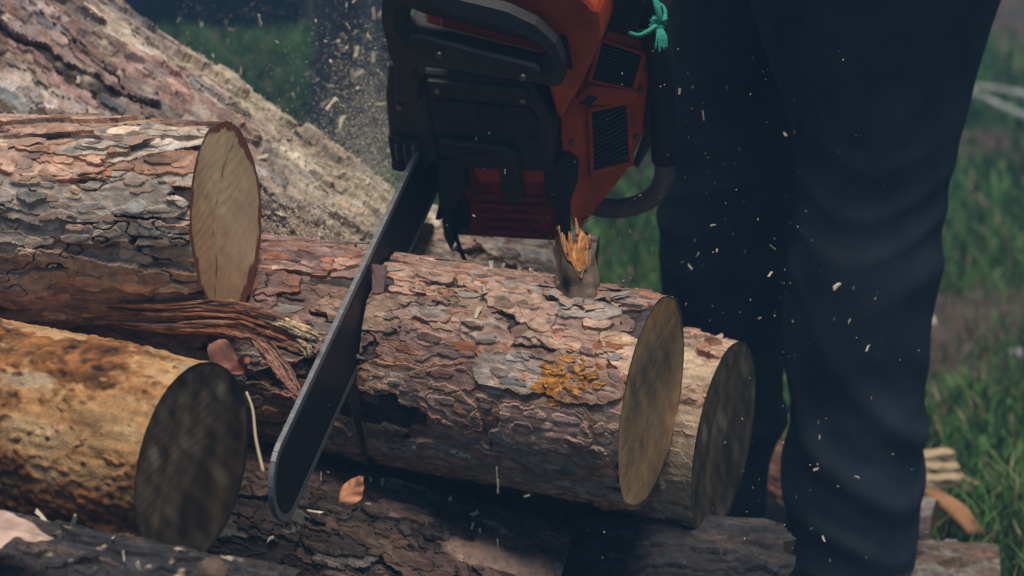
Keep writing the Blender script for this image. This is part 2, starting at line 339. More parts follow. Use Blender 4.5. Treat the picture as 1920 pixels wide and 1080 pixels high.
class Log:
    def __init__(s, name, label, A, B, rA, rB, seed, du=.0012, style='olive', group='logs in the pile', fine=(0.35, 1.75), bend=0.0, kerf=None, crisp=False, ragged=0., cat='log', ends=('A',), lump=.03, dirt=None, paint=None, **bk):
        A, B = np.asarray(A, float), np.asarray(B, float)
        s.A, s.B, s.rA, s.rB = A, B, rA, rB
        L = s.L = np.linalg.norm(A-B); d = s.d = (A-B)/L; s.e1, s.e2 = frame_of(d)
        rm = (rA+rB)/2
        base = (A+B)/2-np.array([0, 0, rm])
        s.o = thing(name, label, cat, base, group)
        H, Cc, rs, nu, nv = bark_field(L, 2*math.pi*rm, du, du, seed, **bk)
        s.rs = rs
        lowf = grf((nu, nv), (.25/L*nu, nv*.35), rs)*lump*rm
        if paint is not None: H, Cc = paint(s, H, Cc, nu, nv, rs)
        ramp = np.clip(np.minimum(np.arange(nu), nu-1-np.arange(nu))*L/nu/.012, 0, 1)[:, None]; H = H*(.25+.75*ramp)+H.mean()*(1-ramp)*.75
        # fc: angle of e1-based circumference facing the camera
        toc = nz(CAM-(A+B)/2); fc = math.atan2(np.dot(toc, s.e2), np.dot(toc, s.e1))
        fc = fc*(1-fine[0])
        J = phis(nv, fc, fine[1]); s.H, s.lowf, s.nu, s.nv = H, lowf, nu, nv
        ph = J/nv*2*math.pi
        def piece(t0, t1, plane0=None, plane1=None, first=True):
            I = np.arange(int(t0*(nu-1)), int(t1*(nu-1))+1)
            tt = I/(nu-1)
            Hs = (H+lowf)[np.ix_(I, J)]; R = (rB+(rA-rB)*tt)[:, None]+Hs
            rad = np.cos(ph)[None, :, None]*s.e1+np.sin(ph)[None, :, None]*s.e2
            S = np.repeat((tt*L)[:, None], len(J), 1)
            for pl, k in ((plane0, 0), (plane1, -1)):
                if pl is None: continue
                P0, N, off = pl
                Rk = R[k]
                sk = (off+np.dot(P0-B, N)-Rk*(rad[0]@N))/np.dot(d, N)
                lin = np.linspace(1, 0, len(I)) if k == 0 else np.linspace(0, 1, len(I))
                S = S+(sk-S[k])[None, :]*lin[:, None]**3
            if ragged: S = S+(ragged*np.clip(grf((8, len(J)), (2, 9), rs)[0]+.7*grf((8, len(J)), (2, 3), rs)[0], -1.5, 1.5))[None, :]*(np.linspace(0, 1, len(I))**5)[:, None]
            V = B+S[..., None]*d+R[..., None]*rad
            if bend: V = V+np.array([0, 0, 1])*(bend*np.sin(np.pi*S/L))[..., None]
            o = mesh_obj('bark', V, MAT['bark'], s.o, quads=gquads(len(I), len(J), True), cols=Cc[np.ix_(I, J)], smooth=not crisp)
            return V, o
        def face(ring, style_, rim=.055, flip=False):
            nr = 6 if (flip or style_ == 'kerf') else 30
            rim = .125 if style_ == 'fresh' else rim
            ctr = ring.mean(0)
            q = np.concatenate([[1., 1-rim*.3, 1-rim*.55, 1-rim*.8, 1-rim], np.linspace(1-rim-.004, .02, nr)])
            jit = 1+.0*q
            V = ctr+(ring-ctr)[None]*q[:, None, None]
            rs2 = np.random.RandomState(seed+9)
            def img(f_, V_):
                g_ = grf((256, 256), (f_*256, f_*256), rs2); x_, y_ = ((V_-ctr)@s.e1)/rm, ((V_-ctr)@s.e2)/rm
                i_, j_ = (x_*.45+.5)*255, (y_*.45+.5)*255; i0, j0 = np.clip(i_.astype(int), 0, 254), np.clip(j_.astype(int), 0, 254); a_, b_ = np.clip(i_-i0, 0, 1), np.clip(j_-j0, 0, 1)
                return g_[i0, j0]*(1-a_)*(1-b_)+g_[i0+1, j0]*a_*(1-b_)+g_[i0, j0+1]*(1-a_)*b_+g_[i0+1, j0+1]*a_*b_
            nn = nz(np.cross(ring[0]-ctr, ring[len(ring)//4]-ctr)); nn = nn if np.dot(nn, d) > 0 else -nn
            saw = img(.03, V)*.00007+.00005*np.sin(((V-ctr)@s.e1)*700+((V-ctr)@s.e2)*160+2*img(.2, V))
            saw[:2] = 0; V = V+nn*saw[..., None]*(-1 if flip else 1)
            rho = np.clip(q/(1-rim), 0, 1)[:, None]*np.ones(len(ring))[None]
            cc = face_color(style_, rho, np.broadcast_to(ph, rho.shape), rs2, s.e1)
            wobble = rim*(.75+.25*np.sin(ph*3+seed)+.15*np.sin(ph*7+1)+.1*np.sin(ph*17))
            barkm = np.clip((q[:, None]-(1-wobble[None]))/.012, 0, 1)[..., None]
            rimc = np.array([.24, .085, .035]) if style_ in ('fresh',) else (np.array([.12, .07, .045]) if style_ != 'dark' else np.array([.05, .042, .035]))
            cc = cc*(1-barkm)+rimc*barkm
            if style_ == 'dark': cc *= np.clip(1+.13*img(.05, V)+.22*img(.2, V)+.06*img(.02, V)+.35*np.clip(np.sin(((V-ctr)@s.e2)*150+1.5*img(.2, V)+((V-ctr)@s.e1)*25), 0, 1), .35, 2.4)[..., None]
            if style_ == 'olive': cc *= (1+.10*img(.02, V)+.12*img(.12, V))[..., None]
            cc *= (1+.03*img(.012, V)+.02*img(.06, V)+.08*img(.25, V)+.02*np.sin(((V-ctr)@s.e1)*520+((V-ctr)@s.e2)*140+1.5*img(.3, V)))[..., None]
            Vc = np.vstack([V.reshape(-1, 3), ctr]); n_ = len(q)*len(ring); m = len(ring)
            tr = np.array([((len(q)-1)*m+j, (len(q)-1)*m+(j+1) % m, n_) for j in range(m)])
            qd = gquads(len(q), m, True)
            cc = np.vstack([cc.reshape(-1, 3), cc[-1].mean(0)])
            mesh_obj('cut_face', Vc, MAT['wood'], s.o, quads=qd if not flip else qd[:, ::-1], tris=tr if not flip else tr[:, ::-1], cols=np.clip(cc, .005, .9))
        if kerf is None:
            V, s.bark = piece(0, 1)
            face(V[-1], style); face(V[0], 'kerf' if 'B' in ends else style, flip=True)
        else:
            K, N, gap = kerf
            tk = np.dot(K-B, d)/L
            V1, _ = piece(0, tk-.0, None, (K, N, -gap)); V2, s.bark = piece(tk+.0, 1, (K, N, gap), None)
            face(V1[0], 'kerf', flip=True); face(V1[-1], 'kerf'); face(V2[0], 'kerf', flip=True); face(V2[-1], style)
    def pt(s, t, phi, lift=0.):
        i = int(np.clip(t, 0, 1)*(s.nu-1)); j = int(round(phi/(2*math.pi)*s.nv)) % s.nv
        R = s.rB+(s.rA-s.rB)*t+s.H[i, j]+s.lowf[i, j]+lift
        rad = math.cos(phi)*s.e1+math.sin(phi)*s.e2
        return s.B+t*s.L*s.d+R*rad, rad
    def hit(s, u, v, lift=0.):
        """t, phi of the log's surface seen at photo position (u, v)"""
        best = None
        ray = nz(FW+RT*((u-960)/FPX)+DN*((v-540)/FPX))
        for t_ in np.linspace(0, 1, 160):
            R = s.rB+(s.rA-s.rB)*t_
            ph = np.linspace(-math.pi, math.pi, 180)
            rad = np.cos(ph)[:, None]*s.e1+np.sin(ph)[:, None]*s.e2
            Pp = s.B+t_*s.L*s.d+R*rad
            front = ((CAM-Pp)*rad).sum(1) > 0
            w_ = Pp-CAM; dd = np.linalg.norm(w_-(w_@ray)[:, None]*ray, axis=1)+(~front)*9
            j = dd.argmin()
            if best is None or dd[j] < best[0]: best = (dd[j], t_, ph[j])
        return best[1], best[2]

# loose bark scales, eight shapes shared by all
def flake_mesh(seed):
    rs = np.random.RandomState(100+seed); n = 11
    an = np.linspace(0, 2*math.pi, n, endpoint=False)
    r = np.clip(1+.3*rs.standard_normal(n), .5, 1.6)
    x, y = np.cos(an)*r*1.1, np.sin(an)*r*.55
    z = .10*x*rs.uniform(-1, 1.4)+.16*np.maximum(0, -y)*rs.uniform(.2, 1.6)-.18*y*y
    top = np.stack([x, y, z+.02], 1); bot = np.stack([x*.97, y*.97, z-.03], 1)
    V = np.vstack([top, bot, [[0, 0, .07]], [[0, 0, -.07]]])
    tr = [(i, (i+1) % n, 2*n) for i in range(n)]+[(n+(i+1) % n, n+i, 2*n+1) for i in range(n)]
    qd = [(i, n+i, n+(i+1) % n, (i+1) % n) for i in range(n)]
    return raw_mesh('bark_flake', V, qd, tr, np.ones((len(V), 3)), smooth=False)
FLM = [M('bark_scale_'+k, tuple(PAL[k]*.8), tuple(PAL[k]*1.12), scale=1.3, rough=.87, bump=.25, bscale=9, bdist=.03) for k in ('pink', 'grey', 'mauve', 'tan', 'rust')]
FLAKES = []
for i in range(8):
    for k in range(5):
        me = flake_mesh(i) if k == 0 else FLAKES[-k].copy()
        me.materials.clear(); me.materials.append(FLM[k]); FLAKES.append(me)
def scatter_flakes(log, n, seed, size=(.007, .02), t_rng=(0, 1), phi_rng=(-1.2, 1.9), cols=(0, 1, 2, 3, 4), avoid=None):
    rs = np.random.RandomState(seed)
    for k in range(n):
        t_ = rs.uniform(*t_rng); ph = rs.uniform(*phi_rng)
        if avoid and avoid[0] < t_ < avoid[1]: continue
        p, rad = log.pt(t_, ph, .0006)
        o = link('bark_flake', FLAKES[rs.randint(8)*5+cols[rs.randint(len(cols))]], None, log.o)
        sc = size[0]+(size[1]-size[0])*rs.rand()**1.8
        ax = nz(log.d+np.cross(rad, log.d)*rs.normal(0, .22)); ay = np.cross(rad, ax)
        m = Matrix([[ax[i], ay[i], rad[i]] for i in range(3)]).to_4x4() @ Matrix.Diagonal((sc*1.25, sc*.8*rs.choice([-1, 1]), sc*.55, 1))
        m.translation = Vector(p)-log.o.location
        o.matrix_basis = m
# ------------------------------------------------------------------ chainsaw frame (needed by the kerf)
SB = at(800, 240, 2.50); ST = at(505, 866, 2.105)
SF = nz(ST-SB); vr = nz(at(650, 560, 2.35)-CAM)
u0 = nz(-vr+SF*np.dot(vr, SF)); r0 = np.cross(SF, u0); r0 = r0 if r0[0] > 0 else -r0
rho_ = math.radians(28)
SU = math.cos(rho_)*u0-math.sin(rho_)*r0; SR = math.cos(rho_)*r0+math.sin(rho_)*u0

# ------------------------------------------------------------------ logs
mainA, mainK = at(1222, 755, 2.32), at(660, 657, 2.42)
md = nz(mainA-mainK); mainB = mainK-md*.36
KP = mainK+md*(np.dot(SB-mainK, SR)/np.dot(md, SR))
def paint_main(s, H, Cc, nu, nv, rs):
    ph = np.arange(nv)/nv*2*math.pi; ph = (ph+math.pi) % (2*math.pi)-math.pi
    x = (np.linspace(0, s.L, nu)-s.L)[:, None]; du = s.L/nu
    m = np.exp(-(((x+.068)/.026)**2+((ph[None]-1.24)/.20)**2))
    k = np.clip((m-.45+.22*grf((nu, nv), (.008/du, .006/du), rs)+.15*grf((nu, nv), (.003/du, .003/du), rs))*4, 0, 1)[..., None]
    c = np.array([.50, .205, .048])*(1+.3*grf((nu, nv), (.004/du, .003/du), rs)[..., None])
    k = k*np.clip((m-.12)*6, 0, 1)[..., None]
    return H+.0005*k[..., 0], np.clip(Cc*(1-k)+c*k, .01, .85)
main = Log('pine_log', 'flaky pink pine log being sawn, broken branch stub on top and olive end face', mainA, mainB, .100, .100, 11, du=.001, crisp=True, paint=paint_main, style='olive',
           kerf=(KP, SR, .0055), a=(.012, .056), b=(.006, .0175), hmax=.0062, cover=2.7, tilt=.035, base='dark', greytop=.35, wts=(3.6, 2.4, 1.2, 2.2, .9), fine=(.2, 1.75))
upA = at(428, 405, 2.30); upB = upA+nz(at(-60, 410, 2.37)-upA)*.43
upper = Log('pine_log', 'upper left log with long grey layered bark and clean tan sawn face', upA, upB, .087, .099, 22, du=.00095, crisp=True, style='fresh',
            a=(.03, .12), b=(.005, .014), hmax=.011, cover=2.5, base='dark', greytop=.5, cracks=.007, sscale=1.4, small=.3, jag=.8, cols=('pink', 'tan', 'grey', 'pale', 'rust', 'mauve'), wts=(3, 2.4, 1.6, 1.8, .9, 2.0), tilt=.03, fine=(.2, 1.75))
def paint_rot_and_shade(s, H, Cc, nu, nv, rs):
    du, dv = s.L/nu, 2*math.pi*.09/nv
    g = lambda a, b: grf((nu, nv), (a/du, b/dv), rs)
    fib = g(.03, .0035); cl = g(.05, .03); sp = g(.008, .006); fine = g(.004, .003)
    c = PAL['ochre']*(1+.22*fib[..., None]*.6+.15*cl[..., None])
    k = np.clip(g(.03, .012)*.5+.2, 0, 1)[..., None]; c = c*(1-k)+PAL['straw']*k
    k = np.clip(g(.03, .014)*.6-.1, 0, .75)[..., None]; c = c*(1-k)+np.array([.50, .27, .11])*k
    k = np.clip(g(.04, .012)-1.0, 0, .6)[..., None]; c = c*(1-k)+np.array([.33, .31, .27])*k
    ph = np.arange(nv)/nv*2*math.pi; ph = (ph+math.pi) % (2*math.pi)-math.pi
    tt = np.linspace(0, s.L, nu)                 # distance from the left end
    x = (tt-s.L)[:, None]                        # 0 at the sawn face
    pb = np.exp(-(((ph-.28)/.40)**2))[None, :]*np.clip((-x-.035)/.05, 0, 1)+np.exp(-(((ph-1.25)/.45)**2))[None, :]*np.clip((-x-.13)/.03, 0, 1)
    pb = pb+np.exp(-(((ph-2.0)/.62)**2))[None, :]*1.05+np.clip((-x-.10)/.12, 0, 1)*.35  # brown band round the lower side: underside shade put into the colour
    k = np.clip((pb-.28+.30*cl+.20*g(.03, .009)+.10*sp+.16*fine)*1.9, 0, 1)
    brown = np.array([.19, .088, .034])*(1+.35*sp[..., None]+.3*fine[..., None])
    dk = np.clip(.5+.5*g(.02, .012), 0, 1)[..., None]
    brown = brown*(.6+.7*dk)
    c = c*(1-k[..., None])+brown*k[..., None]
    spk = np.clip(fine*.8+sp*.4-1.7, 0, .6)[..., None]; c = c*(1-spk)+np.array([.09, .055, .03])*spk
    Hn = fib*.0002+cl*.001+k*(.0012+.0003*sp+.0006*fine+.0005*g(.02, .006))+g(.02, .008)*.0004+g(.006, .004)*.0003
    return Hn, np.clip(c*np.array([.92, .80, .68]), .01, .8)
loA = at(365, 865, 2.15); loB = loA+nz(at(0, 790, 2.235)-loA)*.40
lower = Log('weathered_log', 'barkless straw coloured log with crumbly brown rot and dark weathered end', loA, loB, .093, .095, 33, du=.0012, crisp=True, style='dark', paint=paint_rot_and_shade, cover=.05, fine=(.2, 1.75), lump=.03)
def paint_char(s, H, Cc, nu, nv, rs):
    du, dv = s.L/nu, 2*math.pi*.09/nv
    sp = grf((nu, nv), (.006/du, .005/dv), rs)
    k = np.clip(sp-1.5, 0, 1)[..., None]
    c = Cc*np.array([.9, .95, 1.0]); c = c*(1-k)+np.array([.4, .3, .2])*k
    return H, c
blA = at(520, 1306, 2.03); blB = blA+nz(at(0, 1206, 2.05)-at(430, 1290, 2.03))*.45
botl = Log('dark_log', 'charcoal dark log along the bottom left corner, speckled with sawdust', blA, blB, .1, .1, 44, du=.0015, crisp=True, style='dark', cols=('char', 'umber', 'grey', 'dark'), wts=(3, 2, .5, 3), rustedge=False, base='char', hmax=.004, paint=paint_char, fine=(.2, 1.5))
def paint_mid(s, H, Cc, nu, nv, rs):
    ph = np.arange(nv)/nv*2*math.pi; ph = (ph+math.pi) % (2*math.pi)-math.pi
    x = (np.linspace(0, s.L, nu)-s.L)[:, None]
    w_ = .25*grf((nu, nv), (nu*.05, nv*.03), rs)
    k = np.clip((np.exp(-((ph[None]-.72-.9*(x+.06)+.15*w_)/.13)**2)*np.clip((x+.13)/.03, 0, 1)-.3)*4, 0, 1)[..., None]
    c = Cc*.75*(1-k)+PAL['pink']*k*(1+.2*w_[..., None])
    return H*(1-.8*k[..., 0]), c
bcA = at(1034, 1168, 2.41); bcB = bcA+nz(at(600, 1066, 2.425)-bcA)*.55
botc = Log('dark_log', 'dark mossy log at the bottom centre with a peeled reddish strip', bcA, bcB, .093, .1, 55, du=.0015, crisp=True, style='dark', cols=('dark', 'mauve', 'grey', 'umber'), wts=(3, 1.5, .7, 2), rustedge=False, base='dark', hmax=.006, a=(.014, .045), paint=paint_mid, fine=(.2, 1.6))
def paint_far(s, H, Cc, nu, nv, rs):
    x = (np.linspace(0, s.L, nu)-s.L)[:, None]
    k = np.clip((x+.035+.035*grf((nu, nv), (nu*.06, nv*.03), rs))/.015, 0, 1)[..., None]
    fib = grf((nu, nv), (nu*.12, nv*.006), rs)[..., None]
    c = np.array([.50, .37, .25])*(1+.13*fib)
    return H*(1-.8*k[..., 0])+.0004*fib[..., 0], Cc*(1-k)+c*k
faA = at(1358, 822, 2.50); faB = faA+nz(at(900, 735, 2.6)-faA)*.45
far = Log('pine_log', 'log behind the sawn log with peeled pale end and dark slanting cut face', faA, faB, .098, .1, 66, du=.0014, crisp=True, style='dark', paint=paint_far, fine=(.2, 1.5))
rlA = at(1454, 1122, 2.51); rlB = rlA+nz(at(1210, 1108, 2.50)-rlA)*.3
rlow = Log('weathered_log', 'grey fibrous log lying low beside the far trouser leg', rlA, rlB, .085, .085, 77, du=.0018, style='dark', lump=.10, ragged=.005, cols=('char', 'dark', 'umber', 'char'), wts=(3, 2, .5, 3), rustedge=False, base='char', a=(.02, .07), b=(.003, .008), hmax=.005, fine=(.2, 1.5))
def paint_dust(s, H, Cc, nu, nv, rs):
    du, dv = s.L/nu, 2*math.pi*.17/nv
    g = lambda a, b: grf((nu, nv), (a/du, b/dv), rs)
    ph = np.arange(nv)/nv*2*math.pi; ph = (ph+math.pi) % (2*math.pi)-math.pi
    t_ = np.linspace(0, 1, nu)[:, None]
    up = np.clip(np.cos(ph)[None]*1.2, 0, 1)
    k = np.clip((up*(-.15+1.05*t_**2.6)+.25*g(.09, .03)+.10*g(.009, .007)+.06*g(.004, .004)-.35)*1.6, 0, .85)[..., None]
    dust = np.array([.48, .395, .29])*(1+.2*g(.006, .005)[..., None])
    hol = np.exp(-(((ph[None]-.95)/.16)**2+((t_-.50)/.04)**2))[..., None]
    c = Cc*(1-k)+dust*k; c = c*(1-.85*hol)+np.array([.13, .055, .025])*.85*hol
    return H+.0006*k[..., 0]*g(.006, .005)-.012*hol[..., 0], np.clip(c, .01, .8)
dgA = at(640, 655, 2.74); dgB = dgA+nz(at(135, 286, 2.82)-at(545, 586, 2.76))*.98
diag = Log('leaning_trunk', 'thick trunk leaning down from the upper left, dusted with sawdust', dgA, dgB, .165, .185, 88, du=.0022, crisp=True, style='dark', a=(.04, .17), b=(.010, .030), hmax=.011, rustedge=False, cover=2.4, cols=('mauve', 'pale', 'umber', 'grey'), wts=(3, 1.2, 2, 2.6), tilt=.05, sscale=1.6, cracks=.012, base='dark', paint=paint_dust, fine=(.2, 1.6), group=None, cat='tree trunk', lump=.045)
bkA = at(1112, 535, 2.80); bkB = bkA+nz(at(740, 490, 2.82)-bkA)*.55
back = Log('pale_log', 'short pale grey log half hidden under the chainsaw body', bkA, bkB, .06, .075, 99, du=.0024, crisp=True, style='dark', cols=('pale', 'straw', 'umber', 'grey'), wts=(3, 2, 1, 2), hmax=.006, a=(.015, .05), b=(.006, .016), fine=(.2, 1.5), lump=.09)
gpA = at(1560, 975, 3.20); gpB = gpA+nz(at(1380, 925, 3.26)-gpA)*.3
gap = Log('pine_log', 'reddish log showing in the gap between the two trouser legs', gpA, gpB, .075, .075, 111, du=.002, style='olive', cols=('rust', 'pink', 'tan'), wts=(2, 2, 2), fine=(.2, 1.4))
mdA = at(1290, 1035, 2.66); mdB = mdA+nz(at(500, 985, 2.70)-mdA)*.85  # filler log, added and coloured dark to close the shaded gap
Log('dark_log', 'added dark filler log closing the shaded gap under and behind the sawn log', mdA, mdB, .095, .1, 118, du=.005, style='dark', cols=('dark', 'umber', 'char'), wts=(2, 1, 2), rustedge=False, base='char', cover=2.5, a=(.02, .06))
# hidden bottom layer that carries the stack
for k, (A_, B_, r_) in enumerate((((.0, -.10, .085), (-.75, .0, .085), .085), ((.22, .0, .135), (-.6, .2, .135), .08), ((-.2, -.45, .12), (-.85, -.36, .12), .075))):
    Log('pine_log', ('bottom layer log under the dark logs of the pile', 'bottom layer log under the middle of the pile', 'bottom layer log under the charcoal dark log')[k], A_, B_, r_, r_, 120+k, du=.006, style='dark', cols=('umber', 'dark'), wts=(1, 1), cover=1.2)

scatter_flakes(main, 60, 1, (.004, .012), (.33, .985), (-.7, 2.1))
scatter_flakes(main, 16, 2, (.005, .013), (.02, .33), (-.7, 1.7), (1, 2, 0))
scatter_flakes(upper, 26, 3, (.005, .013), (.4, .97), (-.2, 2.1), (0, 2, 3))
scatter_flakes(diag, 24, 4, (.006, .015), (.25, .95), (-.1, 1.6), (1, 2, 2))
scatter_flakes(far, 14, 6, (.008, .02), (.3, .85), (-.6, 1.2), (0, 2, 4))

# uncut hinge of wood at the bottom of the kerf
q_ = KP-SB; cy, cz = -np.dot(q_, SF), np.dot(q_, SU)
arc = [(cy+.093*math.cos(a), cz+.093*math.sin(a)) for a in np.linspace(0, 2*math.pi, 64, endpoint=False)]
arc = [(y, z) for y, z in arc if z < -.09]
if len(arc) > 3:
    arc.sort(key=lambda p: math.atan2(p[1]-cz, p[0]-cy))
    V = [];
    for sgn in (-.0055, .0055):
        V += [SB+SR*sgn-SF*y+SU*z for y, z in arc]
    n_ = len(arc)
    tr = [(0, i, i+1) for i in range(1, n_-1)]+[(n_, n_+i+1, n_+i) for i in range(1, n_-1)]
    qd = [(i, (i+1) % n_, n_+(i+1) % n_, n_+i) for i in range(n_)]
    mesh_obj('uncut_hinge', V, MAT['bark'], main.o, quads=qd, tris=tr, cols=np.tile(PAL['umber'], (2*n_, 1)), smooth=False)

# branch stub with broken tip on the sawn log
t_, ph_ = main.hit(1092, 560)
p0, rad = main.pt(t_, ph_, -.020)
top = at(1076, 452, 2.315); ax = nz(top-p0)
rs = np.random.RandomState(5)
prof = [(0, .026), (.10, .0235), (.22, .0205), (.40, .0185), (.7, .0170), (.86, .0165)]
Ls = np.linalg.norm(top-p0); path = [p0+ax*Ls*k for k, _ in prof]
path = spline(path, 40); rad_ = np.interp(np.linspace(0, 1, 40), np.linspace(0, 1, 6), [r for _, r in prof])
V = tube_verts(path, rad_, 40)
nrm = (V-path[:, None])/rad_[:, None, None]
nf = grf((40, 40), (22, 3), rs)*.0022+grf((40, 40), (5, 5), rs)*.0014+np.linspace(1, 0, 40)[:, None]**3*grf((40, 40), (8, 7), rs)*.004
V += nrm*nf[..., None]
kk = np.linspace(0, 1, 40)[:, None]
cc = np.array([.165, .112, .078])[None, None]*(1+.35*grf((40, 40), (24, 2.5), rs)+.2*grf((40, 40), (4, 3), rs))[..., None]
k2 = np.clip(1.25-kk*3.2+.3*grf((40, 40), (5, 5), rs), 0, 1)[..., None]; cc = cc*(1-k2)+np.array([.10, .07, .05])*k2*(1+.5*grf((40, 40), (3, 3), rs)[..., None])
e1_, e2_ = frame_of(ax)
an = np.linspace(0, 2*math.pi, 40, endpoint=False)
vec = V[-1]-path[-1]; side = vec@nz(np.cross(ax, FW)); side = side/np.abs(side).max()
fr = vec@(-FW); fr = fr/np.abs(fr).max(); th_ = np.arctan2(side, fr); nt_ = np.clip(1-np.abs(th_)/1.0, 0, 1); lip = .007*grf((8, 40), (2, 5), rs)[0]+.003*rs.standard_normal(40)-.040*nt_**.8+.010
V[-16:] += ax*(lip[None, :, None]*(np.linspace(0, 1, 16)**1.3)[:, None, None])
kn_ = np.clip(nt_*1.6, 0, 1)[None, :, None]*(np.linspace(0, 1, 9)[:, None, None]); cc[-9:] = cc[-9:]*(1-kn_)+np.array([.42, .19, .065])*kn_*(1+.3*rs.standard_normal((9, 40, 1)))
rims, rcol = [], []
for q, dz, cl_ in ((1.0, .6, 0), (.98, 1.0, .3), (.90, .92, 1), (.70, .45, 1), (.45, -.15, 1), (.2, -.5, 1), (.04, -.6, 1)):
    jit = 1+.08*rs.standard_normal(40)
    rims.append(path[-1]+vec*(q*jit)[:, None]+ax*(lip*q**.6-.013*(1-q))[:, None])
    oc = np.array([.44, .20, .07])*(1+.28*rs.standard_normal((40, 1))); rcol.append(cc[-1]*(1-cl_)+oc*cl_)
V = np.concatenate([V, np.array(rims)]); cc = np.concatenate([cc, np.array(rcol)])
stub = tube('branch_stub', None, None, MAT['bark'], main.o, V=V, cols=np.clip(cc, .01, .8))
for k in range(9):
    j_ = rs.randint(40); p_ = V[39, j_]; hgt = rs.uniform(.006, .015)
    dr = nz(vec[j_]); base = p_-dr*.003-ax*.006
    tube('splinter', spline([base, base+ax*hgt*.7, base+ax*(hgt+.006)-dr*.001], 5), [.0028, .0026, .002, .0013, .0004], MAT['ochre'], stub, ns=4, flat=.5, up=e1_)
for k in range(22):
    a_ = rs.uniform(0, 2*math.pi); p, rd = main.pt(t_+.021*math.cos(a_)/main.L*rs.uniform(.8, 1.9), ph_+.021/.1*math.sin(a_)*rs.uniform(.8, 1.6), .002)
    o = link('bark_flake', FLAKES[rs.randint(8)*5+rs.choice([1, 2, 1, 3])], None, main.o); sc = rs.uniform(.004, .010)
    axx = nz(main.d+np.cross(rd, main.d)*rs.normal(0, .5)+rd*rs.normal(0, .35)); ay = nz(np.cross(rd, axx)); az = np.cross(axx, ay)
    m = Matrix([[axx[i], ay[i], az[i]] for i in range(3)]).to_4x4() @ Matrix.Diagonal((sc*1.2, sc, sc*.6, 1)); m.translation = Vector(p)-main.o.location; o.matrix_basis = m
# resin patch: a lump of amber scales
t_, ph_ = main.hit(1096, 713)
bm = bmesh.new()
for k in range(34):
    dt, dp = rs.normal(0, .012), rs.normal(0, .10)
    p, rd = main.pt(t_+dt/main.L*1.0, ph_+dp, .0004)
    s_ = rs.uniform(.0014, .0042)
    r = bmesh.ops.create_icosphere(bm, subdivisions=1, radius=1)
    axx = main.d; ay = np.cross(rd, axx)
    m = Matrix([[axx[i], ay[i], rd[i]] for i in range(3)]).to_4x4() @ Matrix.Diagonal((s_*rs.uniform(1, 2.2), s_, s_*.3, 1))
    m.translation = Vector(p)-main.o.location
    bmesh.ops.transform(bm, matrix=m, verts=r['verts'])
    for v in r['verts']: v.co += Vector(rs.normal(0, .0007, 3))
bm_obj('resin_patch', bm, MAT['resin'], main.o)['kind'] = 'stuff'

# torn strip of bark and wood under the upper log, and the splinter hanging from it: bundles of torn fibres
def bundle(name, pts, half, n_f, cols, parent, seed, start=(0, .15), end=(.75, 1.0), r=(.0022, .0042), tipc=None, tip=.82):
    rs = np.random.RandomState(seed); path = spline(pts, 80)
    tg = np.gradient(path, axis=0); tg /= np.linalg.norm(tg, axis=1)[:, None]
    e = np.cross(tg, -FW); e /= np.linalg.norm(e, axis=1)[:, None]; g_ = np.cross(tg, e)
    Vs, Qs, Cs, off = [], [], [], 0
    for k in range(n_f):
        a_, b_ = rs.uniform(-1, 1), rs.uniform(-1, 1)
        i0, i1 = int(79*rs.uniform(*start)), int(79*(end[0]+(end[1]-end[0])*rs.rand()**.7)); m = 18
        ii = np.linspace(i0, i1, m); P_ = np.stack([np.interp(ii, np.arange(80), path[:, c]) for c in range(3)], 1)
        E_ = np.stack([np.interp(ii, np.arange(80), e[:, c]) for c in range(3)], 1); G_ = np.stack([np.interp(ii, np.arange(80), g_[:, c]) for c in range(3)], 1)
        w1, w2 = np.cumsum(rs.normal(0, .05, m)), np.cumsum(rs.normal(0, .05, m))
        taper = np.interp(np.linspace(0, 1, 80), np.linspace(0, 1, len(half)), half)[ii.astype(int)]
        P_ = P_+E_*((a_+w1)*taper)[:, None]+G_*((b_+w2)*taper*.45)[:, None]
        rr = rs.uniform(*r)*np.clip(np.minimum(np.linspace(0, 6, m), np.linspace(5, .15, m)), .12, 1)
        T_ = tube_verts(P_, rr, 6, flat=rs.uniform(.35, .8), up=E_[0]); T_ += rs.normal(0, .00035, T_.shape)
        c = np.array(cols[rs.randint(len(cols))])*rs.uniform(.75, 1.25); c = np.tile(c, (m, 6, 1))
        if tipc is not None:
            kk = np.clip((ii/79-tip)/.05, 0, 1)[:, None, None]; c = c*(1-kk)+np.array(tipc)*kk*rs.uniform(.85, 1.15)
        Vs.append(T_.reshape(-1, 3)); Qs.append(gquads(m, 6, True)+off); Cs.append(c.reshape(-1, 3)); off += m*6
    return mesh_obj(name, np.vstack(Vs), MAT['bark'], parent, quads=np.vstack(Qs), cols=np.clip(np.vstack(Cs), .01, .85), smooth=False)
RB = [(.30, .12, .06), (.20, .09, .055), (.36, .17, .09), (.13, .07, .05), (.26, .13, .085)]
bundle('torn_strip', [at(190, 588, 2.27), at(300, 598, 2.245), at(420, 598, 2.225), at(500, 618, 2.22), at(556, 640, 2.22), at(598, 656, 2.22)], [.010, .014, .016, .0145, .012, .008], 90, RB, upper.o, 7, start=(0, .55), end=(.55, 1.0), tipc=(.50, .30, .16), tip=.92)
bundle('torn_edge', [at(440, 580, 2.222), at(510, 598, 2.214), at(560, 618, 2.212), at(604, 638, 2.212)], [.002, .0035, .0045, .003], 22, [(.66, .50, .30), (.56, .38, .2), (.7, .57, .38)], upper.o, 8, start=(0, .6), end=(.6, 1.0), r=(.001, .0024))
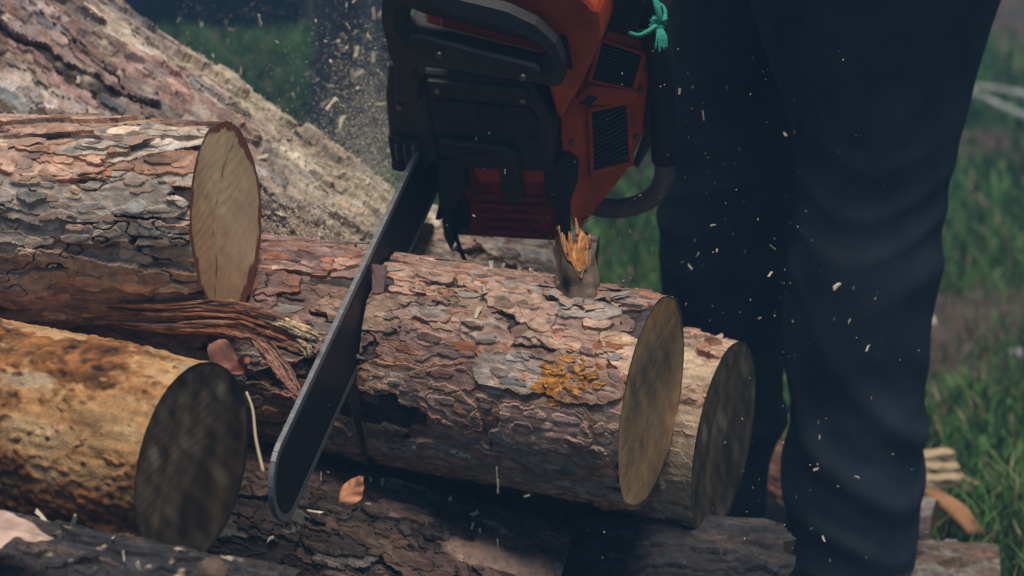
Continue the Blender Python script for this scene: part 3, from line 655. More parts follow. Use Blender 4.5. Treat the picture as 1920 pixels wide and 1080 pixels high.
bundle('hanging_splinter', [at(462, 618, 2.22), at(500, 655, 2.21), at(535, 700, 2.20), at(566, 750, 2.19)], [.004, .0065, .0065, .002], 26, [(.24, .12, .08), (.32, .16, .11), (.15, .08, .06)], upper.o, 9, start=(0, .4), end=(.7, 1.0), r=(.0016, .003))
bundle('broken_end', [at(552, 640, 2.214), at(572, 654, 2.212), at(578, 672, 2.212)], [.004, .0045, .002], 12, [(.5, .32, .18), (.6, .44, .27)], upper.o, 10, start=(0, .3), end=(.6, 1.0), r=(.001, .0024))

# ------------------------------------------------------------------ chainsaw
saw = thing('chainsaw', 'orange chainsaw with black hand guard, its bar sunk into the pine log', 'chainsaw', SB)
saw.rotation_euler = Matrix([[SR[i], -SF[i], SU[i]] for i in range(3)]).to_euler()
BX = lambda x0, x1, y0, y1, z0, z1, bw=.003, seg=2, bm=None: prism([(x0, z0), (x1, z0), (x1, z1), (x0, z1)], 'y', y0, y1, bw, seg, bm)
# guide bar and chain (local x = across, y = backwards, z = up)
def stadium(z0, z1, yb, yn, n=24):
    c, r = (z0+z1)/2, (z1-z0)/2
    return [(yb, z0), (yb, z1)]+[(-yn-r*math.sin(a), c+r*math.cos(a)) for a in np.linspace(0, math.pi, n)]
bar = bm_obj('guide_bar', prism(stadium(-.073, -.009, .07, .495), 'x', -.0026, .0026, .0006, 1), MAT['barsteel'], saw)
per = stadium(-.077, -.004, .05, .495, 60); pts_ = np.array(per[1:]+per[:1]); 
seg = np.linalg.norm(np.diff(pts_, axis=0), axis=1); cum = np.concatenate([[0], np.cumsum(seg)])
chain = tube('chain', np.stack([np.zeros(len(pts_)), pts_[:, 0], pts_[:, 1]], 1)[:-1], .0022, MAT['dustyblack'], saw, ns=8, world=False)
bm = bmesh.new(); prism([(-.0048, -.0035), (.0048, -.0035), (.0048, .0029), (.003, .0031), (-.004, .0031), (-.0048, .0029)], 'x', -.0025, .0025, .0002, 1, bm)
lm = bpy.data.meshes.new('link'); bm.to_mesh(lm); bm.free(); lm.materials.append(MAT['chain'])
bm = bmesh.new(); prism([(-.0048, -.0035), (.0048, -.0035), (.0048, .0029), (-.0048, .0029)], 'x', -.0025, .0025, .0002, 1, bm)
lm2 = bpy.data.meshes.new('link'); bm.to_mesh(lm2); bm.free(); lm2.materials.append(MAT['chain'])
pitch_ = .0094
for k in range(int(cum[-1]/pitch_)):
    s_ = (k+.5)*pitch_; i = min(np.searchsorted(cum, s_)-1, len(seg)-1); f_ = (s_-cum[i])/seg[i]
    p = pts_[i]*(1-f_)+pts_[i+1]*f_; tg = (pts_[i+1]-pts_[i])/seg[i]
    o = link('link', lm if k % 2 else lm2, None, chain)
    o.location = (0, p[0], p[1]); o.rotation_euler = (math.atan2(-tg[1], -tg[0]), 0, 0)

# crankcase, body shell
body = bm_obj('engine_body', prism([(.018, -.02), (.139, -.02), (.145, .012), (.172, .072), (.190, .115), (.186, .150), (.15, .180), (.03, .19), (.012, .15)], 'y', .004, .19, .010, 3), MAT['orange'], saw)
tc_ = bm_obj('top_cover', prism([(.035, .12), (.140, .098), (.150, .03), (.178, .080), (.203, .13), (.203, .165), (.175, .200), (.05, .212)], 'y', -.030, .16, .010, 3), MAT['orange'], saw)
bm_obj('cover_slot', prism([(.1665, .100), (.172, .099), (.169, .138), (.163, .140)], 'y', -.0325, .0, .001, 1), MAT['rubber'], tc_)
cr = bm_obj('crankcase', prism([(.020, -.024), (.138, -.024), (.149, -.055), (.134, -.130), (.008, -.130), (.004, -.085), (.014, -.05)], 'y', -.012, .15, .007, 3), MAT['red'], saw)
for k in range(5):
    z = -.072-.0115*k
    bm_obj('cooling_rib', BX(.045+.002*k, .125-.003*k, -.0165, -.008, z-.0022, z+.0022, .0012, 1), MAT['red'], cr)
bm_obj('front_lip', prism([(.05, -.032), (.128, -.03), (.134, -.048), (.055, -.052)], 'y', -.02, -.006, .004, 2), MAT['orange'], cr)
bm_obj('dust_cake', prism([(.010, -.075), (.030, -.062), (.040, -.085), (.034, -.12), (.012, -.126)], 'y', -.0165, -.006, .004, 2), MAT['dustyblack'], cr)
# muffler
mu = bm_obj('muffler_cover', prism([(.012, .09), (.126, .083), (.146, .037), (.137, -.028), (.043, -.030), (.017, -.006)], 'y', -.030, .01, .007, 3), MAT['plastic'], saw)
bm_obj('muffler_lip', prism([(.02, .082), (.122, .076), (.126, .066), (.02, .072)], 'y', -.036, -.026, .003, 2), MAT['plastic'], mu)
bm_obj('muffler_panel', prism([(.024, .058), (.124, .052), (.132, .035), (.128, .012), (.026, .018)], 'y', -.034, -.026, .003, 2), MAT['dustyblack'], mu)
bm = prism([(.022, .014), (.098, .008), (.106, .0), (.106, -.056), (.098, -.064), (.088, -.062), (.084, -.052), (.084, -.012), (.024, -.008)], 'y', -.040, -.026, .004, 2)
bm_obj('deflector', bm, MAT['plastic'], mu)
bm_obj('deflector_mouth', BX(.03, .078, -.043, -.038, -.004, .004, .001, 1), MAT['rubber'], mu)
# clutch side
cl = bm_obj('clutch_cover', prism([(-.018, .10), (.016, .095), (.02, -.012), (.006, -.03), (-.026, -.02), (-.031, .0), (-.027, .06)], 'y', -.034, .14, .006, 3), MAT['plastic'], saw)
bm_obj('clutch_lip', prism([(-.029, .016), (.004, .012), (.002, -.02), (-.022, -.03), (-.029, -.018)], 'y', -.042, -.03, .004, 2), MAT['dustyblack'], cl)
for k in range(3):
    bm_obj('cover_ridge', prism([(-.022+.009*k, .008), (-.0185+.009*k, .008), (-.0195+.009*k, -.022), (-.022+.009*k, -.022)], 'y', -.0445, -.039, .001, 1), MAT['greymetal'], cl)
nut = bmesh.new(); bmesh.ops.create_cone(nut, segments=6, radius1=.006, radius2=.006, depth=.006, cap_ends=True, matrix=Matrix.Translation((-.022, -.043, -.018)) @ Matrix.Rotation(math.pi/2, 4, 'X'))
bm_obj('bar_nut', nut, MAT['dustyblack'], cl)
# bumper spikes, dark inner guard next to the bar
teeth = [(-.004, -.016), (-.012, -.022), (-.030, -.028), (-.014, -.037), (-.016, -.050), (-.036, -.056), (-.016, -.066), (-.018, -.080), (-.040, -.088), (-.016, -.098), (-.006, -.112), (.03, -.112), (.03, -.016)]
bm_obj('bumper_spike', prism(teeth, 'x', .008, .014, .0008, 1), MAT['dustyblack'], saw)
bm_obj('inner_guard', prism([(.012, -.02), (.042, -.024), (.044, -.055), (.03, -.075), (.02, -.09), (.008, -.1)], 'y', -.026, .02, .004, 2), MAT['plastic'], saw)
bm_obj('chain_catcher', prism([(.012, -.088), (.020, -.090), (.021, -.128), (.016, -.136), (.011, -.118)], 'y', -.03, -.014, .002, 1), MAT['plastic'], saw)
tube('oil_hose', spline([(.020, -.02, -.10), (.024, -.024, -.128), (.031, -.028, -.150), (.043, -.03, -.166)], 20), .0024, MAT['rubber'], saw, ns=8, world=False)
# latch on the corner and its rod
la = bm_obj('latch', prism([(.128, -.024), (.147, -.018), (.158, -.034), (.153, -.066), (.139, -.082), (.126, -.056)], 'y', -.030, .01, .006, 3), MAT['rubber'], saw)
bm_obj('latch_rod', prism([(.136, -.07), (.1475, -.068), (.142, -.126), (.131, -.128)], 'y', -.021, .0, .003, 2), MAT['rubber'], la)
# front hand guard: a ring with a slot
def ring_prism(outer, inner, y0o, y1o, dy_in):
    N_ = 72
    def rs_(poly):
        p = np.array(poly+[poly[0]]); s = np.concatenate([[0], np.cumsum(np.linalg.norm(np.diff(p, axis=0), axis=1))]); u = np.linspace(0, s[-1], N_, endpoint=False)
        return np.stack([np.interp(u, s, p[:, k]) for k in (0, 1)], 1)
    o_, i_ = rs_(outer), rs_(inner)
    c = i_.mean(0); ao = np.argmin(np.linalg.norm(i_[0]-o_, axis=1)); o_ = np.roll(o_, -ao, 0)
    bm = bmesh.new()
    L = []
    for pl, y in ((o_, y0o), (o_*.5+i_*.5, y0o-.004), (i_, y0o+dy_in), (i_, y1o), (o_, y1o)):
        L.append([bm.verts.new((p[0], y, p[1])) for p in pl])
    for a_, b_ in zip(L, L[1:]+L[:1]):
        for k in range(N_): bm.faces.new((a_[k], a_[(k+1) % N_], b_[(k+1) % N_], b_[k]))
    bmesh.ops.recalc_face_normals(bm, faces=bm.faces)
    bevel(bm, .0035, 2, .6)
    return bm
outer = [(.020, .212), (-.002, .200), (-.009, .165), (-.006, .118), (.004, .098), (.020, .112), (.09, .106), (.142, .098), (.158, .094), (.168, .098), (.170, .124), (.164, .144), (.147, .164), (.118, .179), (.06, .193)]
inner = [(.022, .178), (.016, .162), (.024, .155), (.085, .139), (.146, .124), (.153, .128), (.150, .1395), (.085, .157), (.033, .171)]
hg = bm_obj('hand_guard', ring_prism(outer, inner, -.056, -.040, .004), MAT['plastic'], saw)
bm_obj('guard_rail', prism([(.020, .152), (.030, .154), (.085, .139), (.145, .124), (.150, .118), (.142, .104), (.09, .110), (.026, .124), (.018, .135)], 'y', -.066, -.050, .005, 3), MAT['plastic'], hg)
bm_obj('guard_arm', prism([(-.006, .13), (.012, .125), (.018, .09), (.012, .06), (-.014, .06), (-.010, .095)], 'y', -.046, -.012, .005, 2), MAT['plastic'], hg)
# starter housing: slanted faces with two louvred vents
SN = nz((.625, -.78, 0))
def SL(x, z, off=0.): return np.array([x, .8*(x-.147), z])+SN*off
def slab(poly, o0, o1, bw=.001, bm=None):
    """polygon of (x, z) on the slanted face, thickened along its normal"""
    bm = bm or bmesh.new(); n_ = len(poly)
    a_ = [bm.verts.new(SL(x, z, o0)) for x, z in poly]; b_ = [bm.verts.new(SL(x, z, o1)) for x, z in poly]
    bm.faces.new(a_); bm.faces.new(b_[::-1])
    for i in range(n_): bm.faces.new((a_[i], b_[i], b_[(i+1) % n_], a_[(i+1) % n_]))
    bmesh.ops.recalc_face_normals(bm, faces=bm.faces)
    if bw: bevel(bm, bw, 1)
    return bm
sp_ = [(.145, .030), (.1405, -.05), (.145, -.118), (.152, -.121), (.196, -.073), (.214, -.034), (.2245, .030), (.222, .078), (.191, .104), (.172, .078)]
bm = bmesh.new(); n_ = len(sp_)
a_ = [bm.verts.new(SL(x, z)) for x, z in sp_]; b_ = [bm.verts.new((x+(.006 if x > .19 else 0), .18, z)) for x, z in sp_]
bm.faces.new(a_); bm.faces.new(b_[::-1])
for i in range(n_): bm.faces.new((a_[i], b_[i], b_[(i+1) % n_], a_[(i+1) % n_]))
bmesh.ops.recalc_face_normals(bm, faces=bm.faces); bevel(bm, .006, 3)
sh = bm_obj('starter_housing', bm, MAT['orange'], saw)
bm_obj('housing_seam', slab([(.1435, .022), (.1505, .028), (.1765, .078), (.1945, .106), (.189, .110), (.170, .082)], -.004, .0035, .001), MAT['rubber'], sh)
bm_obj('rubber_edge', prism([(.224, .085), (.2345, .07), (.2365, .028), (.226, -.04), (.206, -.078), (.200, -.074), (.216, -.034), (.2265, .03)], 'y', .055, .185, .003, 2), MAT['plastic'], sh)
def lerp2(a, b, k): return (a[0]+(b[0]-a[0])*k, a[1]+(b[1]-a[1])*k)
for quad, ns_, skew in (([(.186, .095), (.219, .064), (.208, .029), (.174, .056)], 12, 0), ([(.171, .018), (.2015, .013), (.1995, -.058), (.167, -.053)], 13, .16)):
    v_ = bm_obj('vent', slab(quad, -.004, .0012, .0006), MAT['rubber'], sh)  # black panel set proud, its colour stands for the shaded opening
    c_ = np.mean(quad, 0)
    for i in range(4):
        p, q = quad[i], quad[(i+1) % 4]
        po = (p[0]+(p[0]-c_[0])*.22, p[1]+(p[1]-c_[1])*.16); qo = (q[0]+(q[0]-c_[0])*.22, q[1]+(q[1]-c_[1])*.16)
        bm_obj('vent_frame', slab([p, q, qo, po], -.003, .0062, .0016), MAT['orange'], v_)
    for k in range(1, ns_):
        f_ = k/ns_; l_, r_ = lerp2(quad[0], quad[3], min(1, f_+skew*.5)), lerp2(quad[1], quad[2], max(0, f_-skew*.5))
        bm_obj('slat', slab([l_, r_, (r_[0], r_[1]-.0022), (l_[0], l_[1]-.0022)], .0004, .0040, .0005), MAT['plastic'], v_)
bm_obj('housing_ridge', slab([(.158, .040), (.170, .052), (.2135, .024), (.206, .012), (.166, .030)], -.002, .0095, .003), MAT['orange'], sh)
bm_obj('pull_notch', slab([(.160, .036), (.168, .043), (.176, .036), (.167, .030)], .004, .011, .001), MAT['rubber'], sh)
# front handle: rubber grip, then bare tube curling under the body
hy = .06
grip = [(.02, .06, .245), (.12, .06, .242), (.172, .06, .215), (.206, .06, .166), (.226, .06, .125), (.238, .06, .062), (.238, .06, .0), (.2345, .06, -.068)]
tube('front_handle', spline(grip, 50), .0142, MAT['rubber'], saw, ns=20, world=False)
tube('handle_tube', spline([(.2345, .06, -.062), (.231, .06, -.094), (.217, .06, -.117), (.192, .06, -.131), (.165, .06, -.134), (.13, .06, -.125)], 40), .0108, MAT['greymetal'], saw, ns=18, world=False)
bm_obj('handle_bracket', prism([(.192, .104), (.222, .100), (.234, .135), (.222, .180), (.19, .20), (.188, .14)], 'y', .034, .08, .006, 2), MAT['rubber'], saw)
# rear handle (above the frame)
rh = bm_obj('rear_handle', prism([(.05, .03), (.11, .03), (.11, .16), (.05, .16)], 'y', .19, .26, .012, 2), MAT['plastic'], saw)
tube('rear_grip', spline([(.08, .25, .14), (.08, .34, .15), (.08, .41, .10), (.08, .42, .03), (.08, .33, .0), (.08, .24, .02)], 40), .016, MAT['rubber'], rh, ns=14, world=False)

for nm, (x_, y_, z_) in enumerate([(.03, -.034, .07), (.118, -.034, .062), (.03, -.018, -.115), (.122, -.015, -.118), (-.012, -.037, .05), (.05, -.070, .135), (.132, -.070, .113)]):
    bm = bmesh.new(); bmesh.ops.create_cone(bm, segments=14, radius1=.0036, radius2=.003, depth=.003, cap_ends=True, matrix=Matrix.Translation((x_, y_-.001, z_)) @ Matrix.Rotation(math.pi/2, 4, 'X'))
    bm_obj('screw', bm, MAT['screw'], saw)
for x_, z_ in ((.1525, -.012), (.156, -.112), (.2085, -.032), (.216, .022), (.1785, .076)):
    bm = bmesh.new(); bmesh.ops.create_cone(bm, segments=14, radius1=.0034, radius2=.0028, depth=.003, cap_ends=True)
    bmesh.ops.transform(bm, matrix=Matrix.Translation(Vector(SL(x_, z_, .001))) @ Vector(SN).to_track_quat('Z', 'Y').to_matrix().to_4x4(), verts=bm.verts); bm_obj('screw', bm, MAT['screw'], saw)
# green cord tied round the grip
S2W = lambda p: SB+SR*p[0]-SF*p[1]+SU*p[2]
gpath = spline(grip, 50)
cpos = S2W((.232, .06, .10))
cordo = thing('cord', 'green cord knotted around the black front handle of the chainsaw', 'cord', cpos)
loopc = np.array([.2305, .06, .106]); tdir = nz(np.array([.238, .06, .062])-np.array([.226, .06, .125])); e1_, e2_ = frame_of(tdir)
tilt_ = nz(tdir*1.0)
for k in range(2):
    lp = [S2W(loopc+tdir*(.0022*k+.006*math.sin(a))+.0172*(math.cos(a)*e1_+math.sin(a)*e2_)) for a in np.linspace(0, 2*math.pi, 40)]
    tube('loop', lp, .0019, MAT['cord'], cordo, ns=8)
rs = np.random.RandomState(4)
kn = at(1233, 45, 2.4000)
tube('strand', spline([at(1180, 62, 2.3950), at(1200, 66, 2.3900), at(1222, 54, 2.3920), kn], 20), .0022, MAT['cord'], cordo, ns=8)
tube('strand', spline([at(1222, -30, 2.4050), at(1230, 5, 2.3950), at(1236, 30, 2.3950), kn], 20), .0036, MAT['cord'], cordo, ns=8)
for k in range(4):
    lp = [kn+np.array([rs.normal(0, .002), 0, rs.normal(0, .002)])+.006*np.array([math.cos(a)*1.0, .6*math.sin(a+k), math.sin(a)*.8]) for a in np.linspace(0, 5.5, 24)]
    tube('knot', lp, .0021, MAT['cord'], cordo, ns=8)
for k in range(7):
    dx = (k-3)*3.2
    tube('tassel', spline([kn, at(1240+dx*.8, 66, 2.3940), at(1240+dx+rs.uniform(-2, 2), 97+rs.uniform(-7, 3), 2.3940)], 12), .00125, MAT['cord'], cordo, ns=6)
# ------------------------------------------------------------------ person
def leg(rows, depth, seed, zfoot, nr=180, na=96):
    rs = np.random.RandomState(seed)
    z, cx, cy_, a = [], [], [], []
    for v, l, r in rows:
        p, q = at(l, v, depth), at(r, v, depth); c = (p+q)/2
        z.append(c[2]); cx.append(c[0]); cy_.append(c[1]); a.append((q[0]-p[0])/2)
    z, cx, cy_, a = map(np.array, (z, cx, cy_, a)); o = np.argsort(z)
    zz = np.linspace(zfoot, z.max(), nr)
    sm = lambda y: np.convolve(np.pad(np.interp(zz, z[o], y[o]), 6, mode='edge'), np.ones(13)/13, 'valid')
    X_, A_ = sm(cx), sm(a); ymid = cy_[len(cy_)//2]
    th = np.linspace(0, 2*math.pi, na, endpoint=False)
    # cloth folds: slanting creases low on the leg, soft pulls above
    T, Z = np.meshgrid(th, zz); ang = np.cos(T)
    low = np.exp(-((Z-.22)/.13)**2); knee = np.exp(-((Z-.50)/.12)**2)
    w1 = grf((nr, na), (30, 22), rs); w2 = grf((nr, na), (11, 16), rs); w3 = grf((nr, na), (60, 40), rs)
    ph = Z*85+ang*3.4+w1*3.2
    D_ = .0062*low*(.5+.5*np.sin(ph))**2*np.clip(.7+.5*grf((nr, na), (26, 30), rs), 0, 1.3)+.0028*knee*(.5+.5*np.sin(Z*85-ang*3.0+w1*3))**2+.0028*w3+.0018*w2*(low+.35)
    D_ = D_+.0007*grf((nr, na), (5, 16), rs)*(.3+low+knee)
    D_ = D_+.0012*np.exp(-((T-(2*math.pi-.62))/.035)**2)           # side seam
    R_ = A_[:, None]-.001+D_
    V = np.stack([X_[:, None]+R_*np.cos(T), ymid+R_*.92*np.sin(T), Z], -1)
    return V
near_rows = [(-420, 1325, 1905), (-330, 1330, 1905), (-150, 1352, 1885), (0, 1388, 1846), (100, 1424, 1822), (200, 1464, 1804), (300, 1489, 1783), (400, 1483, 1766), (540, 1472, 1764), (680, 1480, 1751), (740, 1487, 1737), (800, 1485, 1748), (950, 1484, 1741), (1080, 1490, 1728), (1220, 1496, 1716), (1330, 1494, 1718)]
far_rows = [(-520, 1160, 1520), (-300, 1190, 1520), (-120, 1215, 1520), (0, 1232, 1520), (100, 1240, 1505), (200, 1240, 1506), (320, 1240, 1502), (400, 1240, 1490), (540, 1243, 1484), (640, 1262, 1472), (700, 1278, 1464), (780, 1285, 1470), (860, 1288, 1458), (950, 1295, 1450), (1200, 1300, 1450), (1400, 1300, 1452)]
VN, VF = leg(near_rows, 2.78, 1, .085), leg(far_rows, 2.98, 2, .085)
hipN, hipF = VN[-1].mean(0), VF[-1].mean(0); pel = (hipN+hipF)/2+np.array([0, 0, .02])
# body: one skinned figure bending over the saw, hands on the two handles
hand_front, hand_rear = S2W((.10, .06, .243)), S2W((.08, .36, .14))
def skin_body():
    sk, ed, rd = [], [], []
    def add(p, r, prev=None):
        sk.append(tuple(p)); rd.append(r)
        if prev is not None: ed.append((prev, len(sk)-1))
        return len(sk)-1
    P0 = add(pel+np.array([0, 0, .05]), .15)
    for V_ in (VN, VF):
        hp = add(V_[-1].mean(0)-np.array([0, 0, .03]), .085, P0); kn_ = add(V_[int(len(V_)*.5)].mean(0), .05, hp); an_ = add(V_[3].mean(0), .036, kn_)
        add(V_[3].mean(0)+np.array([0, 0, -.045]), .036, an_)
    s1 = add(pel+np.array([.0, .0, .24]), .15, P0); s2 = add(pel+np.array([-.03, .0, .46]), .165, s1)
    nk = add(pel+np.array([-.05, -.02, .60]), .055, s2); hd = add(pel+np.array([-.08, -.04, .72]), .085, nk); add(pel+np.array([-.09, -.05, .83]), .075, hd)
    for tgt, sx in ((hand_front, np.array([-.02, -.19, .50])), (hand_rear, np.array([-.02, .19, .50]))):
        sh_ = add(pel+sx, .065, s2); wr = tgt+np.array([.05, .03, .055]); mid = (pel+sx+wr)/2+np.array([.10, .03, -.02])
        el = add(mid, .048, sh_); w_ = add(wr, .032, el); hdv = add(tgt+np.array([.012, .006, .022]), .03, w_)
        for k in range(4):
            off = SR*(.026-.018*k)
            k1 = add(tgt+off+SU*.016+SF*.018, .0095, hdv); k2 = add(tgt+off+SF*.024-SU*.006, .009, k1); add(tgt+off+SF*.008-SU*.02, .008, k2)
        t1 = add(tgt+SR*.034-SF*.016+SU*.006, .0105, hdv); add(tgt+SR*.016-SF*.018-SU*.016, .009, t1)
    me = bpy.data.meshes.new('person'); me.from_pydata([tuple(np.array(p)-np.array([pel[0], pel[1], 0])) for p in sk], ed, [])
    o = link('person', me, MAT['skin']); o.location = (pel[0], pel[1], 0)
    sm = o.modifiers.new('skin', 'SKIN'); sm.use_smooth_shade = True
    for i, r in enumerate(rd): me.skin_vertices[0].data[i].radius = (r, r)
    me.skin_vertices[0].data[0].use_root = True
    ss = o.modifiers.new('sub', 'SUBSURF'); ss.levels = 1; ss.render_levels = 2
    return o
person = skin_body()
tag(person, 'person in dark navy work trousers standing behind the log, legs apart', 'person')
nA, nB = VN.shape[:2]
Vt = np.vstack([VN.reshape(-1, 3), VF.reshape(-1, 3)])
qd = np.vstack([gquads(nA, nB, True), gquads(nA, nB, True)+nA*nB])[:, ::-1]
mesh_obj('trousers', Vt, MAT['denim'], person, quads=qd)
# waist, jacket and boots (above or below the picture)
ringp = lambda c, a, b_, z_: [(c[0]+a*math.cos(t_), c[1]+b_*math.sin(t_), z_) for t_ in np.linspace(0, 2*math.pi, 40, endpoint=False)]
jk = np.array([ringp(pel+k*np.array([-.03, .0, 0])/.46, a, b_, pel[2]+k) for k, a, b_ in ((-.02, .19, .19), (.06, .19, .18), (.16, .178, .165), (.3, .185, .175), (.42, .19, .19), (.52, .165, .20), (.58, .09, .10))])
mesh_obj('jacket', jk, MAT['jacket'], person, quads=gquads(7, 40, True)[:, ::-1])
for sgn, tgt, sx in ((0, hand_front, np.array([-.02, -.19, .50])), (1, hand_rear, np.array([-.02, .19, .50]))):
    wr = tgt+np.array([.05, .03, .055]); mid = (pel+sx+wr)/2+np.array([.10, .03, -.02])
    tube('sleeve', spline([pel+sx, mid, wr], 20), np.linspace(.085, .048, 20), MAT['jacket'], person, ns=20)
for V_ in (VN, VF):
    c = V_[2].mean(0); toe = nz(np.array([-.9, -.35, 0])); sd_ = np.array([toe[1], -toe[0], 0])
    sec = []
    for f_, w_, h_ in ((-.09, .028, .07), (-.07, .042, .088), (0, .044, .092), (.05, .042, .08), (.11, .050, .06), (.17, .044, .05), (.195, .02, .03)):
        p = np.array([c[0], c[1], 0])+toe*f_
        sec.append([p+sd_*w_*math.cos(a)+np.array([0, 0, max(.004, h_*.5+h_*.5*math.sin(a))]) for a in np.linspace(0, 2*math.pi, 20, endpoint=False)])
    tube('boot', None, None, MAT['boot'], person, V=np.array(sec))

# ------------------------------------------------------------------ leaves, needle, loose pieces
def leaf(name, label, center, ex, ey, up_, lo_, col, seed, curl=0., fold=0., wav=.0012, group=None):
    """a leaf from its two edge profiles (along, width): up_ on the -ey side, lo_ on the +ey side"""
    rs = np.random.RandomState(seed); ex = nz(ex); ey = nz(np.asarray(ey)-ex*np.dot(ey, ex)); nn = np.cross(ex, ey)
    nn = nn if np.dot(nn, CAM-np.asarray(center)) > 0 else -nn
    L_ = up_[-1][0]; n, m = 70, 21
    a_ = np.linspace(0, L_, n); pu, pl = spline(up_, 200), spline(lo_, 200)
    wu, wl = np.interp(a_, pu[:, 0], pu[:, 1]), np.interp(a_, pl[:, 0], pl[:, 1])
    cr = np.linspace(-1, 1, m); A_, Cr = np.meshgrid(a_, cr, indexing='ij')
    Y_ = np.where(Cr < 0, Cr*wu[:, None], Cr*wl[:, None])
    N_ = curl*(A_/L_-.4)**2+fold*np.abs(Y_)+wav*grf((n, m), (22, 11), rs)+.0005*np.sin((A_-np.abs(Y_)*.9)*520)*np.minimum(1, np.abs(Cr)*2)
    V = np.array(center)+A_[..., None]*ex+Y_[..., None]*ey+N_[..., None]*nn
    c = np.array(col)*(1+.13*grf((n, m), (9, 7), rs))[..., None]
    c = np.where((np.abs(Cr) < .06)[..., None], c*.75, c)
    q1 = gquads(n, m, False)
    o = mesh_obj(name, np.vstack([V.reshape(-1, 3), (V-nn*.0006).reshape(-1, 3)]), MAT['leaf'], quads=np.vstack([q1, q1[:, ::-1]+n*m]), cols=np.clip(np.vstack([c.reshape(-1, 3)]*2), .01, .9), loc=np.array(center))
    return tag(o, label, 'leaf', group)
c_ = at(-70, 985, 1.965)
leaf('oak_leaf', 'dry pale pink lobed leaf lying on the dark log in the bottom left corner', c_, at(108, 999, 1.95)-c_, at(-40, 1040, 1.94)-at(-36, 940, 1.98),
     [(0, .002), (.012, .010), (.030, .016), (.045, .012), (.056, .010), (.066, .0035), (.0765, .0003)],
     [(0, .002), (.010, .010), (.020, .022), (.030, .026), (.040, .022), (.0455, .010), (.050, .0055), (.058, .0085), (.068, .004), (.0765, .0003)], (.50, .34, .27), 3, curl=-.02, fold=.10)
ov = lambda L_, w1, w2: ([(0, .001), (L_*.2, w1*.8), (L_*.5, w1), (L_*.8, w1*.55), (L_, .0003)], [(0, .001), (L_*.2, w2*.7), (L_*.5, w2), (L_*.8, w2*.6), (L_, .0003)])
c_ = at(394, 640, 2.215)
leaf('crumpled_leaf', 'crumpled red brown leaf caught between the upper log and the straw coloured log', c_, at(458, 690, 2.19)-c_, at(430, 720, 2.18)-at(440, 640, 2.22), *ov(.040, .012, .014), (.25, .11, .08), 4, curl=-.03, fold=-.55, wav=.0055)
c_ = at(436, 700, 2.185)
leaf('crumpled_leaf', 'small pointed red leaf curling beside the crumpled leaf above the dark end', c_, at(488, 670, 2.18)-c_, at(450, 720, 2.18)-at(450, 640, 2.19), *ov(.027, .009, .006), (.27, .10, .07), 5, curl=.03, fold=.5, wav=.004)
c_ = at(636, 944, 2.12)
leaf('orange_leaf', 'small bright orange leaf fallen onto the dark mossy log below the bar', c_, at(680, 888, 2.11)-c_, at(692, 930, 2.10)-at(640, 896, 2.12), *ov(.033, .010, .012), (.58, .25, .13), 6, curl=-.01, fold=-.2)
nd = tube('pine_needle', spline([at(462, 735, 2.10), at(474, 770, 2.095), at(480, 825, 2.09), at(494, 887, 2.085)], 24), np.linspace(.0010, .0016, 24), MAT['needle'], ns=7, loc=at(494, 887, 2.085))
tag(nd, 'thin curved pale needle hanging in front of the dark weathered end', 'needle')
# small stub on the dark log
tube('twig_stub', spline([at(388, 1092, 1.96), at(396, 1076, 1.955), at(406, 1062, 1.95)], 10), [.0125]*6+[.0122, .012, .011, .0095], MAT['bark'], botl.o, ns=16, cols=np.tile(np.array([.13, .085, .06]), (10, 16, 1)))
# peg shaped chip standing on the sawn log
t_, ph_ = main.hit(708, 545); p, rd = main.pt(t_, ph_, .002)
tp = at(712, 500, 2.335)
pg = bmesh.new(); bmesh.ops.create_cube(pg, size=1)
bmesh.ops.subdivide_edges(pg, edges=pg.edges, cuts=2, use_grid_fill=True)
rs = np.random.RandomState(8)
axz = nz(tp-p); axx = nz(np.cross((0, -1, .2), axz)); axy = np.cross(axz, axx); Lp = np.linalg.norm(tp-p)
for v in pg.verts:
    k = .8+.35*(v.co.z+.5); c = np.array(v.co)
    v.co = Vector(axx*c[0]*.0125*k+axy*c[1]*.006+axz*(c[2]+.5)*Lp*1.05+rs.normal(0, .0006, 3))
o = bm_obj('peg_chip', pg, FLM[2]); o.location = p; tag(o, 'upright peg of bark wedged on the sawn log right of the bar', 'bark chip')

